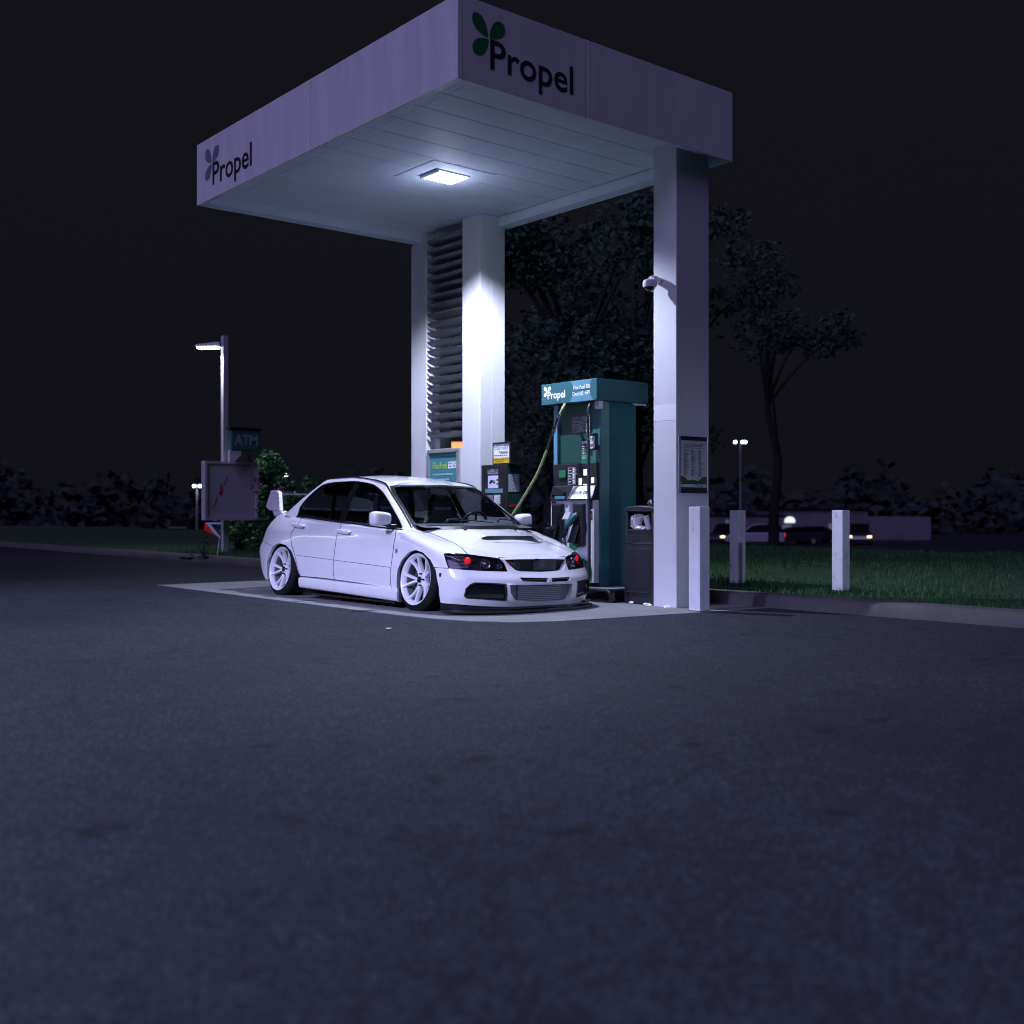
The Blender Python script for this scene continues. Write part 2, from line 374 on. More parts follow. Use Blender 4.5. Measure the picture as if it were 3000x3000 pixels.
def propel(mb, fn, u, v, h, w, d, ink=0, leaf=1, bold=0.012):
    """the shop's mark: three leaves and its word"""
    addtext(mb, 'Propel', fn, u, v, w, h, d, ink, bold=bold)
    k = h
    for a, b in (((-0.70, 1.63), (-0.10, 0.98)), ((0.58, 1.57), (-0.02, 0.98)), ((-0.70, 0.36), (-0.06, 0.92))):
        P = leafpoly((u + a[0] * k, v + a[1] * k), (u + b[0] * k, v + b[1] * k), 0.50 * k)
        mb.add([fn(p[0], p[1], d) for p in P], [tuple(range(len(P)))], leaf)

# ================================================================== GROUND
def gz(x): 
    t = min(1, max(0, (x - 17) / 20)); return -1.7 * t * t * (3 - 2 * t)
xs = [-120, -60, -30, -15, -8, -4, 0, 3.7, 8, 12, 17, 19, 21, 23, 25, 27, 29, 31, 33, 35, 37, 60, 120, 260]
ys = [-60, -30, -15, -6, 0, 6, 15, 30, 60, 120, 260]
b = MB(); b.grid([[(x, y, gz(x)) for x in xs] for y in ys])
struct(b.build('ground', M['asphalt']))
# concrete pad of the fuelling lane, with a rounded front corner and dark joints
pad = [(0.30, 6.9), (0.30, 1.3), (0.34, 0.85), (0.45, 0.42), (0.68, 0.10), (1.0, -0.06), (1.5, -0.14), (2.2, -0.22), (2.9, -0.30), (3.58, -0.36), (3.58, 6.9)]
b = MB(); b.prism(pad, lambda u, v, d: (u, v, d), -0.05, 0.004); pd = struct(b.build('concrete_pad', M['concrete']))
b = MB()
b.box(0.29, 3.58, 6.9, 6.93, 0.0, 0.0075); b.box(0.31, 3.57, 3.30, 3.312, 0.003, 0.0075)
struct(b.build('pavement_joint', M['gap']))
# oil-dark asphalt seam following the pad's front edge
# kerb with rounded nose and the raised lawn behind it
prof = [(3.58, 0.0), (3.60, 0.10), (3.63, 0.125), (3.66, 0.13), (3.80, 0.135), (3.80, 0.0)]
b = MB(); ysk = [-30 + 1.5 * i for i in range(60)]
b.grid([[(p[0], y, p[1]) for p in prof] for y in ysk]); struct(b.build('kerb', M['kerb'], smooth=50))
def lz(x, y): return 0.115 + 0.035 * math.sin(x * 0.9) * math.cos(y * 0.5) + min(0.05, 0.006 * max(0, x - 4)) - 0.55 * max(0, min(1, (x - 15.5) / 4)) ** 2
b = MB(); X = [3.80 + 0.35 * i for i in range(46)]; Y = [-30 + 1.0 * i for i in range(90)]
b.grid([[(x, y, lz(x, y) if x > 3.81 else 0.12) for x in X] for y in Y]); struct(b.build('lawn', M['turf'], smooth=60))
# grass blades
def grass_patch(n, x0, x1, y0, y1, hmin, hmax, pred=None):
    vs = []; fs = []
    px = rng.uniform(x0, x1, n); py = rng.uniform(y0, y1, n)
    for x, y in zip(px, py):
        if pred and not pred(x, y): continue
        h = rng.uniform(hmin, hmax); a = rng.uniform(0, PI); w = 0.006 + 0.0006 * (x - 3.8); lean = rng.uniform(-0.35, 0.35); l2 = rng.uniform(-0.35, 0.35)
        z = lz(x, y) - 0.005; i = len(vs); dx, dy = math.cos(a) * w, math.sin(a) * w
        vs += [(x - dx, y - dy, z), (x + dx, y + dy, z), (x + lean * h, y + l2 * h, z + h)]; fs.append((i, i + 1, i + 2))
    return vs, fs
b = MB()
for a in ((26000, 3.86, 15.8, -6, 11, 0.03, 0.085, lambda x, y: math.sin(x * 1.3 + y) + math.sin(y * 2.1 - x * 0.7) > -1.1), (6000, 3.84, 5.6, -4, 3, 0.03, 0.08, None), (5000, 3.85, 6.5, 8, 16, 0.04, 0.10, None)):
    v, f = grass_patch(*a); b.add(v, f)
for bx, by in ((4.84, 1.05), (4.70, -0.42)):
    for k in range(160):
        a = rng.uniform(0, 2 * PI); r = rng.uniform(0.07, 0.19); x = bx + r * math.cos(a); y = by + r * math.sin(a); h = rng.uniform(0.05, 0.13); z = lz(x, y) - 0.005
        b.add([(x - 0.007, y, z), (x + 0.007, y + 0.003, z), (x + rng.uniform(-0.04, 0.04), y + rng.uniform(-0.04, 0.04), z + h)], [(0, 1, 2)])
tag(b.build('grass', M['grass'], fix=False), 'short green grass growing on the lawn behind the kerb', 'grass', kind='stuff')
# the island under the dispenser, edged in black rubber
isl = rrect(2.74, 3.56, 1.02, 4.95, 0.10)
b = MB(); b.prism([(u, v) for u, v in isl], lambda u, v, d: (u, v, d), 0.0, 0.135)
t = thing('pump_island', (3.15, 3.0, 0), 'low raised island with black edging under the fuel dispenser', 'kerb island')
b.build('edging', M['blackgloss'], t, smooth=40, bevel=0.022, seg=3)
b = MB(); b.prism(rrect(2.82, 3.50, 1.10, 4.9, 0.06), lambda u, v, d: (u, v, d), 0.13, 0.142); b.build('top_slab', M['concrete'], t)

# ================================================================== CANOPY
ZB, ZT = 4.48, 5.175; CX, CY = 3.46, 5.0; ZS = 4.60
cn = thing('fuel_canopy', (1.73, 2.5, 0), 'white flat roofed fuel canopy with three pillars and a recessed square lamp', 'canopy')
b = MB()
T = 0.05
b.box(0, T, 0, 2.388, ZB, ZT); b.box(0, T, 2.394, CY, ZB, ZT)
b.box(T + 0.002, CX, CY - T, CY - 0.002, ZB, ZT)
b.box(CX - T, CX - 0.001, T + 0.002, CY - T - 0.002, ZB, ZT)
b.build('fascia', M['panel'], cn, bevel=0.003)
b = MB(); b.box(T + 0.003, 1.445, 0.001, T, ZB, ZT); b.box(1.451, CX, 0.001, T, ZB, ZT)
b.build('fascia', M['panel2'], cn, bevel=0.003)
b = MB(); b.box(0.03, CX - 0.03, 0.03, CY - 0.03, ZT - 0.08, ZT - 0.03); b.build('roof_deck', M['soffit'], cn)
# lower flange that turns in from the fascia along the two far sides, and a narrow trim along the near sides
b = MB()
b.box(CX - 0.17, CX - T, T, CY - T, ZB + 0.002, ZB + 0.03); b.box(T, CX - 0.17, CY - 0.17, CY - T, ZB + 0.002, ZB + 0.03)
b.box(CX - 0.17, CX - 0.155, T, CY - 0.17, ZB + 0.03, ZS); b.box(T, CX - 0.17, CY - 0.17, CY - 0.155, ZB + 0.03, ZS)
b.box(T, 0.062, T, CY - 0.18, ZB + 0.012, ZS); b.box(0.062, CX - 0.18, T, 0.062, ZB + 0.012, ZS)
b.box(CX - 0.178, CX - 0.1705, 3.36, 3.46, ZB + 0.03, ZS - 0.02)
b.build('trim', M['soffit'], cn, bevel=0.002)
# soffit planks, each a shallow pan with a dark joint between, running across the lane
b = MB(); y = 0.062; ends = [0.062 + 0.155]
yy = [0.063, 0.22] + [0.606 + 0.385 * k for k in range(11)] + [CY - 0.172]
for i in range(len(yy) - 1):
    y0, y1 = yy[i] + 0.0035, yy[i + 1] - 0.0035
    xs_ = [0.063, 0.34, CX - 0.18] if i not in (5, 6, ) else [0.063, 0.34, CX - 0.18]
    for k in range(len(xs_) - 1):
        b.box(xs_[k] + (0.001 if k else 0), xs_[k + 1] - 0.001, y0, y1, ZS, ZS + 0.03)
b.build('soffit', M['soffit'], cn, bevel=0.002)
b = MB(); b.box(0.06, CX - 0.17, 0.06, CY - 0.17, ZS + 0.032, ZS + 0.05); b.build('soffit_backing', M['gap'], cn)
# lamp: flat surround, fixture body, glowing panel
lx, ly = 1.74, 2.55
fx = MB()
fx.box(lx - 0.41, lx + 0.41, ly - 0.37, ly + 0.37, ZS - 0.006, ZS - 0.001)
fr = fx.build('lamp_surround', M['soffit'], cn, bevel=0.003)
b = MB(); b.box(lx - 0.215, lx + 0.215, ly - 0.165, ly + 0.165, ZS - 0.020, ZS - 0.0065)
b.box(lx - 0.215, lx - 0.19, ly - 0.165, ly + 0.165, ZS - 0.040, ZS - 0.0205)
b.build('lamp_housing', M['white'], fr, bevel=0.003)
b = MB()
b.box(lx - 0.185, lx + 0.20, ly - 0.15, ly + 0.15, ZS - 0.030, ZS - 0.0205)
for i in range(9):
    for j in range(7): b.ball((lx - 0.165 + 0.043 * i, ly - 0.135 + 0.045 * j, ZS - 0.031), 0.012, 8)
b.build('lamp_panel', M['led'], fr)
ld = bpy.data.lights.new('canopy_lamp', 'SPOT'); ld.energy = 1330; ld.color = (0.66, 0.73, 1.0); ld.spot_size = math.radians(139); ld.spot_blend = 0.42; ld.shadow_soft_size = 0.025
lo = bpy.data.objects.new('canopy_lamp', ld); COL.objects.link(lo); lo.location = (lx, ly, ZS - 0.075)
lp_ = bpy.data.lights.new('canopy_lamp_spill', 'POINT'); lp_.energy = 8.5; lp_.color = (0.62, 0.70, 1.0); lp_.shadow_soft_size = 0.02
lpo = bpy.data.objects.new('canopy_lamp_spill', lp_); COL.objects.link(lpo); lpo.location = (lx, ly, ZS - 0.30)   # added point light imitating the lamp's spill on soffit and pillar tops
# logos
b = MB(); propel(b, onx(0, 0, 0), -4.58, 4.625, 0.262, 0.953, 0.003, 0, 1); b.build('logo', [M['ink'], M['leafgrey']], cn, fix=False)
b = MB(); propel(b, ony(0, 0, 0), 0.336, 4.645, 0.256, 0.94, 0.002, 0, 1); b.build('logo', [M['ink'], M['leafgreen']], cn, fix=False)
# pillars
def pillar(x0, x1, y0, y1, zt=ZS):
    bb = MB(); bb.box(x0, x1, y0, y1, 0.0, zt); return bb.build('pillar', M['stucco'], cn, bevel=0.006)
pillar(2.825, 3.31, 0.18, 0.488)
pillar(3.0, 3.392, 3.54, 3.90)
pillar(3.03, 3.44, 4.715, 5.06, ZB - 0.002)
b = MB(); b.box(3.03, 3.28, 4.715, 4.83, ZB, ZS - 0.001); b.build('pillar_head', M['stucco'], cn)
b = MB(); b.box(3.178, 3.184, 3.5385, 3.5395, 0.1, 4.4); b.build('seam', M['white'], cn)
b = MB(); b.box(2.824, 2.8255, 0.185, 0.483, 1.86, 2.02); b.build('paint_patch', M['white'], cn)
# wall strip and louvre blades between the two far pillars
b = MB(); b.box(3.165, 3.30, 4.60, 4.7145, 0, ZS - 0.001); b.build('jamb', M['stucco'], cn, bevel=0.004)
b = MB(); b.box(3.045, 3.10, 3.902, 4.713, 0, 1.76); b.build('wall_panel', M['stucco'], cn)
b = MB()
for k in range(22):
    z = 1.915 + 0.119 * k
    P = [(3.13, 0.006), (3.07, 0.016), (3.00, 0.028), (2.957, 0.052), (2.950, 0.050), (2.985, 0.012), (3.04, -0.006), (3.13, -0.012)]
    b.prism(P, lambda u, v, d, z=z: (u + 0.05, d, z + v), 3.903, 4.665)
b.build('louvre_screen', M['louvre'], cn, smooth=35)

# ================================================================== CAR
CXc, CYc = 1.545, 1.58
car = thing('parked_car', (CXc, CYc, 0), 'lowered white four door sedan with red headlamp eyes, tall rear wing and white wheels', 'car')
car.rotation_euler[1] = .012; car.location.z = -.0106   # stands on the pad's cross fall
def cl(a, bb, z): return (bb, -a, z)          # car local: forward a, left b, up z
paint = mat('white_car_paint', (0.78, 0.78, 0.80), 0.22, coat=1.0)
M['paint'] = paint
M['carblack'] = mat('car_black_trim', (0.008, 0.008, 0.010), 0.3)
M['seal'] = mat('panel_gap', (0.004, 0.004, 0.005), 0.9, spec=0.1)
M['winglass'] = glass('windscreen_glass', (0.78, 0.83, 0.87), 0.004, k=0.2)
M['tint'] = glass('tinted_glass', (0.17, 0.18, 0.20), 0.02); M['clear'] = glass('front_door_glass', (0.56, 0.60, 0.63), 0.02)
M['lens'] = glass('lamp_lens', (0.80, 0.80, 0.84), 0.05)
M['lamphouse'] = mat('lamp_housing_black', (0.03, 0.03, 0.036), 0.22)
M['redeye'] = emit('red_lamp_eye', (1.0, 0.012, 0.03), 0.9)
M['redlens'] = mat('red_lens', (0.30, 0.008, 0.01), 0.2)
M['rim'] = mat('white_rim', (0.80, 0.80, 0.84), 0.3, coat=0.5)
M['disc'] = mat('brake_disc', (0.07, 0.07, 0.075), 0.5, 0.3); M['barrel'] = mat('shaded_barrel', (0.20, 0.20, 0.215), 0.5)  # barrel: inner shade of the white rim painted in as grey
M['mesh'] = mat('black_mesh', (0.010, 0.010, 0.013), 0.5)
M['core'] = mat('intercooler_fins', (0.42, 0.42, 0.45), 0.5, 0.4)
M['coretank'] = mat('intercooler_tank', (0.20, 0.21, 0.23), 0.45, 0.3)
M['fabric'] = mat('seat_fabric', (0.045, 0.045, 0.055), 0.85)
M['dash'] = mat('dashboard_plastic', (0.045, 0.045, 0.05), 0.7)
M['seatlogo'] = mat('seat_lettering', (0.30, 0.28, 0.36), 0.8)
M['liner'] = mat('wheel_arch_liner', (0.006, 0.006, 0.007), 0.9)
M['carbon'] = mat('carbon_blade', (0.10, 0.10, 0.115), 0.3, coat=0.4)
M['lip'] = mat('gloss_black_splitter', (0.010, 0.010, 0.012), 0.18, coat=0.5)

def spline(P, n):
    """Catmull-Rom through the rows of P (k x m), n steps per span"""
    P = np.asarray(P, float); k = len(P); out = []
    for i in range(k - 1):
        p0 = P[i - 1] if i > 0 else 2 * P[0] - P[1]; p1 = P[i]; p2 = P[i + 1]; p3 = P[i + 2] if i + 2 < k else 2 * P[-1] - P[-2]
        for j in range(n):
            t = j / n; out.append(0.5 * (2 * p1 + (p2 - p0) * t + (2 * p0 - 5 * p1 + 4 * p2 - p3) * t ** 2 + (3 * p1 - p0 - 3 * p2 + p3) * t ** 3))
    out.append(P[-1]); return np.array(out)

LV = [
 [(.86,0,.075),(.845,.35,.075),(.75,.61,.085),(.60,.80,.10),(.41,.872,.108),(.05,.885,.15),(-.33,.872,.195),(-1.4,.874,.235),(-2.22,.874,.24),(-2.65,.885,.2),(-3.05,.86,.165),(-3.22,.74,.19),(-3.30,.45,.21),(-3.31,0,.21)],
 [(.90,0,.17),(.88,.36,.17),(.78,.63,.18),(.63,.815,.19),(.42,.885,.19),(.05,.893,.22),(-.33,.882,.24),(-1.4,.882,.27),(-2.22,.885,.28),(-2.65,.898,.28),(-3.07,.872,.25),(-3.28,.77,.27),(-3.37,.48,.28),(-3.39,0,.28)],
 [(.905,0,.30),(.88,.36,.30),(.77,.64,.31),(.62,.82,.32),(.42,.890,.32),(.05,.898,.33),(-.33,.888,.34),(-1.4,.889,.36),(-2.22,.892,.36),(-2.65,.905,.38),(-3.08,.878,.38),(-3.30,.79,.39),(-3.39,.5,.40),(-3.41,0,.40)],
 [(.845,0,.385),(.815,.36,.39),(.71,.645,.40),(.575,.815,.42),(.40,.883,.43),(.05,.899,.46),(-.34,.885,.43),(-1.4,.888,.445),(-2.22,.890,.46),(-2.65,.905,.48),(-3.07,.878,.50),(-3.31,.80,.52),(-3.39,.5,.54),(-3.41,0,.54)],
 [(.80,0,.45),(.772,.36,.455),(.67,.63,.47),(.54,.80,.50),(.36,.872,.53),(.05,.893,.58),(-.35,.876,.56),(-1.4,.880,.585),(-2.23,.882,.60),(-2.65,.896,.62),(-3.05,.866,.62),(-3.22,.80,.62),(-3.30,.5,.63),(-3.32,0,.63)],
 [(.775,0,.505),(.74,.36,.512),(.63,.60,.535),(.485,.765,.565),(.31,.838,.605),(.02,.872,.680),(-.36,.868,.70),(-1.4,.864,.73),(-2.23,.860,.755),(-2.65,.860,.765),(-3.02,.825,.775),(-3.17,.76,.785),(-3.24,.5,.80),(-3.26,0,.80)],
 [(.74,0,.527),(.70,.34,.535),(.565,.56,.565),(.40,.67,.61),(.23,.735,.660),(-.02,.785,.722),(-.36,.845,.775),(-1.4,.836,.835),(-2.3,.806,.885),(-2.68,.775,.905),(-2.95,.735,.912),(-3.08,.68,.915),(-3.15,.45,.93),(-3.17,0,.935)],
 [(.69,0,.545),(.64,.31,.56),(.47,.50,.60),(.31,.585,.645),(.15,.625,.685),(-.06,.648,.742),(-.36,.69,.800),(-1.4,.72,.85),(-2.3,.69,.915),(-2.68,.66,.950),(-2.92,.64,.956),(-3.02,.60,.958),(-3.09,.4,.965),(-3.11,0,.97)],
]
A = np.array(LV)                                             # levels x columns x 3
nu, nv = 10, 6
rows = np.array([spline(A[i], nu) for i in range(len(A))])    # levels x U x 3
G = np.array([spline(rows[:, j], nv) for j in range(rows.shape[1])]).transpose(1, 0, 2)   # V x U x 3
edge = G[-1]
HC = np.array([(-3.2, .975), (-2.9, .975), (-2.4, .95), (-1.4, .88), (-.5, .87), (-.2, .848), (0, .804), (.15, .758), (.30, .709), (.43, .660), (.55, .615), (.65, .572), (.69, .545)])
cap = []
for t in np.linspace(0, 1, 13)[1:]:
    r = edge.copy(); r[:, 1] = edge[:, 1] * (1 - t)
    zc = np.interp(edge[:, 0], HC[:, 0], HC[:, 1]); zc = np.maximum(zc, edge[:, 2])
    r[:, 2] = edge[:, 2] + (zc - edge[:, 2]) * (1 - (1 - t) ** 2.2)
    cap.append(r)
G = np.concatenate([G, np.array(cap)], 0)

def full_bm(G):
    bm = bmesh.new(); h, w = G.shape[:2]
    for sgn in (1, -1):
        vv = [[bm.verts.new(cl(*(G[i, j] * (1, sgn, 1)))) for j in range(w)] for i in range(h)]
        for i in range(h - 1):
            for j in range(w - 1):
                q = [vv[i][j], vv[i][j + 1], vv[i + 1][j + 1], vv[i + 1][j]]
                bm.faces.new(q if sgn < 0 else q[::-1])
    bmesh.ops.remove_doubles(bm, verts=bm.verts, dist=1e-4)
    bmesh.ops.dissolve_degenerate(bm, dist=1e-5, edges=bm.edges)
    bmesh.ops.recalc_face_normals(bm, faces=bm.faces)
    # outside check: the highest face must look up
    f = max(bm.faces, key=lambda f: f.calc_center_median().z)
    if f.normal.z < 0: bmesh.ops.reverse_faces(bm, faces=bm.faces)
    bm.normal_update(); return bm
class Shell:
    def __init__(s, G):
        s.bm = full_bm(G); s.ref = s.bm.copy(); s.ref.normal_update(); s.ref.faces.ensure_lookup_table()
        s.tree = BVHTree.FromBMesh(s.ref); s.codes = {0: 'body'}; s.lab = s.bm.faces.layers.int.new('lab')
    def code(s, name):
        for k, v in s.codes.items():
            if v == name: return k
        k = len(s.codes); s.codes[k] = name; return k
    @staticmethod
    def uv(view, p):
        if view[0] == 'd': return ((1 if view[1] == '+' else -1) * p.x + p.y, p.z)
        return (-p.y, p.z) if view == 'side' else (p.x, p.z) if view == 'front' else (p.x, -p.y)
    def pred(s, view, sgn):
        if view == 'side': return lambda f, c: c.x * sgn > 0 and abs(f.normal.x) > 0.22
        if view[0] == 'd': return lambda f, c: c.x * (1 if view[1] == '+' else -1) > .2 and -c.y > .3 and f.normal.z < .93
        if view == 'front': return lambda f, c: f.normal.y < -0.05 and -c.y > 0.2
        if view == 'rear': return lambda f, c: f.normal.y > 0.05
        return lambda f, c: f.normal.z > 0.2
    def cut(s, name, view, poly, sgn=0, only=(0,), pr=None):
        """cookie-cut a convex outline out of the shell and label what lies inside"""
        P = [Vector(p) for p in poly]
        ar = sum(P[i].x * P[(i + 1) % len(P)].y - P[(i + 1) % len(P)].x * P[i].y for i in range(len(P)))
        if ar < 0: P = P[::-1]
        u0 = min(p.x for p in P); u1 = max(p.x for p in P); v0 = min(p.y for p in P); v1 = max(p.y for p in P)
        pr = pr or s.pred(view, sgn); k = s.code(name)
        def inside(c, m):
            q = Vector(s.uv(view, c))
            for i in range(m):
                d = P[(i + 1) % len(P)] - P[i]
                if d.x * (q.y - P[i].y) - d.y * (q.x - P[i].x) < -1e-9: return False
            return True
        def cand(m):
            out = []
            for f in s.bm.faces:
                if f[s.lab] not in only: continue
                us = [s.uv(view, v.co) for v in f.verts]
                if max(u for u, _ in us) < u0 or min(u for u, _ in us) > u1 or max(v for _, v in us) < v0 or min(v for _, v in us) > v1: continue
                c = f.calc_center_median()
                if pr(f, c) and inside(c, m): out.append(f)
            return out
        c = cand(0)
        for i in range(len(P)):
            d = P[(i + 1) % len(P)] - P[i]; n2 = Vector((d.y, -d.x))
            if d.length < 1e-6: continue
            if view == 'side': co = (0, -P[i].x, P[i].y); no = (0, -n2.x, n2.y)
            elif view[0] == 'd': co = (0, P[i].x, P[i].y); no = (n2.x * (1 if view[1] == '+' else -1), n2.x, n2.y)
            elif view == 'top': co = (P[i].x, -P[i].y, 0); no = (n2.x, -n2.y, 0)
            else: co = (P[i].x, 0, P[i].y); no = (n2.x, 0, n2.y)
            geo = list(set(c) | {e for f in c for e in f.edges} | {v for f in c for v in f.verts})
            if not geo: return
            bmesh.ops.bisect_plane(s.bm, geom=geo, dist=1e-6, plane_co=co, plane_no=no)
            s.bm.normal_update(); c = cand(i + 1)
        for f in c: f[s.lab] = k
    def strip(s, name, view, line, w, sgn=0, only=(0,)):
        for (p, q) in zip(line[:-1], line[1:]):
            p = Vector(p); q = Vector(q); d = (q - p).normalized(); n = Vector((-d.y, d.x)) * w / 2; e = d * 0.0006
            s.cut(name, view, [p - n - e, q - n + e, q + n + e, p + n - e], sgn, only)
    def relabel(s, name, fn, only=(0,)):
        k = s.code(name)
        for f in s.bm.faces:
            if f[s.lab] in only and fn(f, f.calc_center_median()): f[s.lab] = k
    def faces(s, name):
        k = s.code(name); return [f for f in s.bm.faces if f[s.lab] == k]
    def normal(s, p):
        co, n, i, d = s.tree.find_nearest(p)
        f = s.ref.faces[i]; acc = Vector((0, 0, 0))
        for v in f.verts: acc += v.normal / ((v.co - co).length + 1e-4)
        return acc.normalized()
    def obj(s, name, labels, mt, parent, off=0.0, objname=None, pred=None):
        """the labelled faces as one smooth mesh, shaded with the uncut surface's normals"""
        labels = [labels] if isinstance(labels, str) else labels
        fs = [f for l in labels for f in s.faces(l)]
        if pred: fs = [f for f in fs if pred(f.calc_center_median())]
        if not fs: return None
        idx = {}; vs = []; ns = []; out = []
        for f in fs:
            t = []
            for v in f.verts:
                if v.index not in idx or True:
                    key = v
                    if key not in idx: idx[key] = len(vs); n = s.normal(v.co); ns.append(n); vs.append(v.co + n * off)
                    t.append(idx[key])
            out.append(t)
        me = bpy.data.meshes.new(name); me.from_pydata([tuple(v) for v in vs], [], out); me.materials.append(mt)
        me.polygons.foreach_set('use_smooth', [True] * len(out)); me.update()
        me.normals_split_custom_set_from_vertices([tuple(n) for n in ns])
        o = bpy.data.objects.new(name, me); COL.objects.link(o); o.parent = parent
        return o
    def lip(s, labels, vec, mb, mi=0, pred=None):
        """walls from the rim of an opening, going in by vec"""
        labels = [labels] if isinstance(labels, str) else labels
        fs = set(f for l in labels for f in s.faces(l) if not pred or pred(f.calc_center_median()))
        vec = Vector(vec)
        for f in fs:
            for e in f.edges:
                if len(e.link_faces) == 2 and sum(1 for g in e.link_faces if g in fs) == 1:
                    p, q = e.verts[0].co, e.verts[1].co; mb.add([p, q, q + vec, p + vec], [(0, 1, 2, 3)], mi)
    def back(s, labels, vec, mb, mi=0, pred=None):
        labels = [labels] if isinstance(labels, str) else labels
        for l in labels:
            for f in s.faces(l):
                if pred and not pred(f.calc_center_median()): continue
                mb.add([v.co + Vector(vec) for v in f.verts], [tuple(range(len(f.verts)))], mi)

sh = Shell(G)
# --- wheel arches
archF = [(-.306,.0),(-.306,.20),(-.280,.393),(-.214,.486),(-.092,.564),(.030,.589),(.155,.565),(.273,.502),(.362,.404),(.411,.252),(.418,.0)]
archR = [(-2.985,.0),(-2.992,.20),(-2.975,.363),(-2.905,.478),(-2.81,.560),(-2.67,.596),(-2.52,.578),(-2.395,.515),(-2.29,.390),(-2.228,.242),(-2.215,.0)]
for sg in (1, -1):
    sh.cut('arch', 'side', archF, sg); sh.cut('arch', 'side', archR, sg)
# --- openings of the nose (front view b, z)
def mir(P): return [(-u, v) for u, v in P]
grille = [(-.375,.510),(-.338,.456),(-.295,.412),(-.24,.400),(0,.391),(.21,.395),(.31,.407),(.368,.452),(.395,.500),(.25,.507),(0,.511),(-.2,.512)]
sh.cut('grille', 'front', grille)
icool = [(-.412,.280),(-.405,.21),(-.368,.154),(-.335,.136),(-.12,.113),(.02,.109),(.16,.110),(.31,.126),(.35,.185),(.362,.270)]
sh.cut('icool', 'front', icool)
sh.cut('slot', 'front', [(-.290,.347),(-.270,.310),(.035,.297),(.050,.333)])
sh.cut('slot', 'front', [(.093,.333),(.080,.297),(.314,.298),(.350,.336)])
fog = [(.446,.292),(.432,.130),(.657,.150),(.768,.157),(.789,.178),(.780,.247),(.749,.288),(.712,.306),(.625,.303)]
sh.cut('fog', 'front', fog); sh.cut('fog', 'front', mir(fog))
head = [(.426,.558),(.40,.567),(.316,.570),(.115,.561),(-.098,.543),(-.294,.523),(-.358,.486),(-.415,.406),(-.406,.400),(-.089,.408),(.137,.417),(.344,.426),(.387,.494)]
sh.cut('head', 'd+', head); sh.cut('head', 'd-', head)
for sg in (1, -1):
    sh.cut('hole', 'side', [(.426 + .017 * math.cos(k * PI / 4), .366 + .022 * math.sin(k * PI / 4)) for k in range(8)], sg)
    sh.cut('marker', 'side', [(-.319 + .024 * math.cos(k * PI / 5), .568 + .024 * math.sin(k * PI / 5)) for k in range(10)], sg)
# --- rear lamps
sh.cut('rearlamp', 'side', [(-3.4,.80),(-3.4,.63),(-3.215,.64),(-3.175,.77)], 1); sh.cut('rearlamp', 'side', [(-3.4,.80),(-3.4,.63),(-3.215,.64),(-3.175,.77)], -1)
# --- shut lines
fdoor = [(-.352,.80),(-.352,.712),(-.372,.623),(-.396,.42),(-.408,.357),(-.408,.15)]
mdoor = [(-1.405,.87),(-1.416,.778),(-1.458,.711),(-1.470,.589),(-1.486,.442),(-1.495,.324),(-1.487,.20)]
rdoor = [(-2.30,.92),(-2.339,.822),(-2.387,.768),(-2.440,.708),(-2.424,.642),(-2.388,.568),(-2.363,.538),(-2.297,.439),(-2.205,.22)]
for sg in (1, -1):
    for ln in (fdoor, mdoor, rdoor): sh.strip('gap', 'side', ln, .0105, sg)
    sh.strip('gap', 'side', [(-2.279,.469),(-1.487,.442),(-.408,.404)], .005, sg)
    sh.strip('gap', 'side', [(-2.83,.556),(-3.142,.612),(-3.26,.635)], .005, sg)
    sh.strip('gap', 'side', [(.33,.432),(.56,.428)], .005, sg)
    sh.strip('gap', 'top', [(sg * .70,-.42),(sg * .687,-.25),(sg * .642,-.05),(sg * .622,.11),(sg * .606,.27),(sg * .616,.38),(sg * .655,.515),(sg * .672,.56)], .010)
    sh.strip('gap', 'top', [(sg * .66,-2.68),(sg * .645,-2.9),(sg * .61,-3.03)], .006)
sh.strip('gap', 'front', [(-.425,.512),(-.385,.502)], .006); sh.strip('gap', 'front', [(.425,.512),(.385,.502)], .006)
# --- door skins and bonnet, as parts of their own
def inpoly(u, v, P):
    c = False
    for i in range(len(P)):
        x1, y1 = P[i]; x2, y2 = P[i - 1]
        if (y1 > v) != (y2 > v) and u < (x2 - x1) * (v - y1) / (y2 - y1) + x1: c = not c
    return c
FD = fdoor + mdoor[::-1]; RD = mdoor + rdoor[::-1]
for sg, nm in ((1, 'l'), (-1, 'r')):
    sh.relabel('fd' + nm, lambda f, c: c.x * sg > .5 and abs(f.normal.x) > .15 and inpoly(-c.y, c.z, FD))
    sh.relabel('rd' + nm, lambda f, c: c.x * sg > .5 and abs(f.normal.x) > .15 and inpoly(-c.y, c.z, RD))
hoodline = [(.70,-.42),(.687,-.25),(.642,-.05),(.622,.11),(.606,.27),(.616,.38),(.655,.515),(.672,.56)]
HP = [(u, v) for u, v in hoodline] + [(.425,.66),(.385,.80),(-.385,.80),(-.425,.66)] + [(-u, v) for u, v in hoodline[::-1]]
sh.relabel('hood', lambda f, c: c.z > .50 and f.normal.z > .3 and -c.y > -.42 and inpoly(c.x, -c.y, HP))
# open the cabin beneath the glasshouse
sh.relabel('cabin', lambda f, c: abs(c.x) < .70 and -2.80 < -c.y < -.13 and f.normal.z > .6, only=(0, sh.code('hood')))

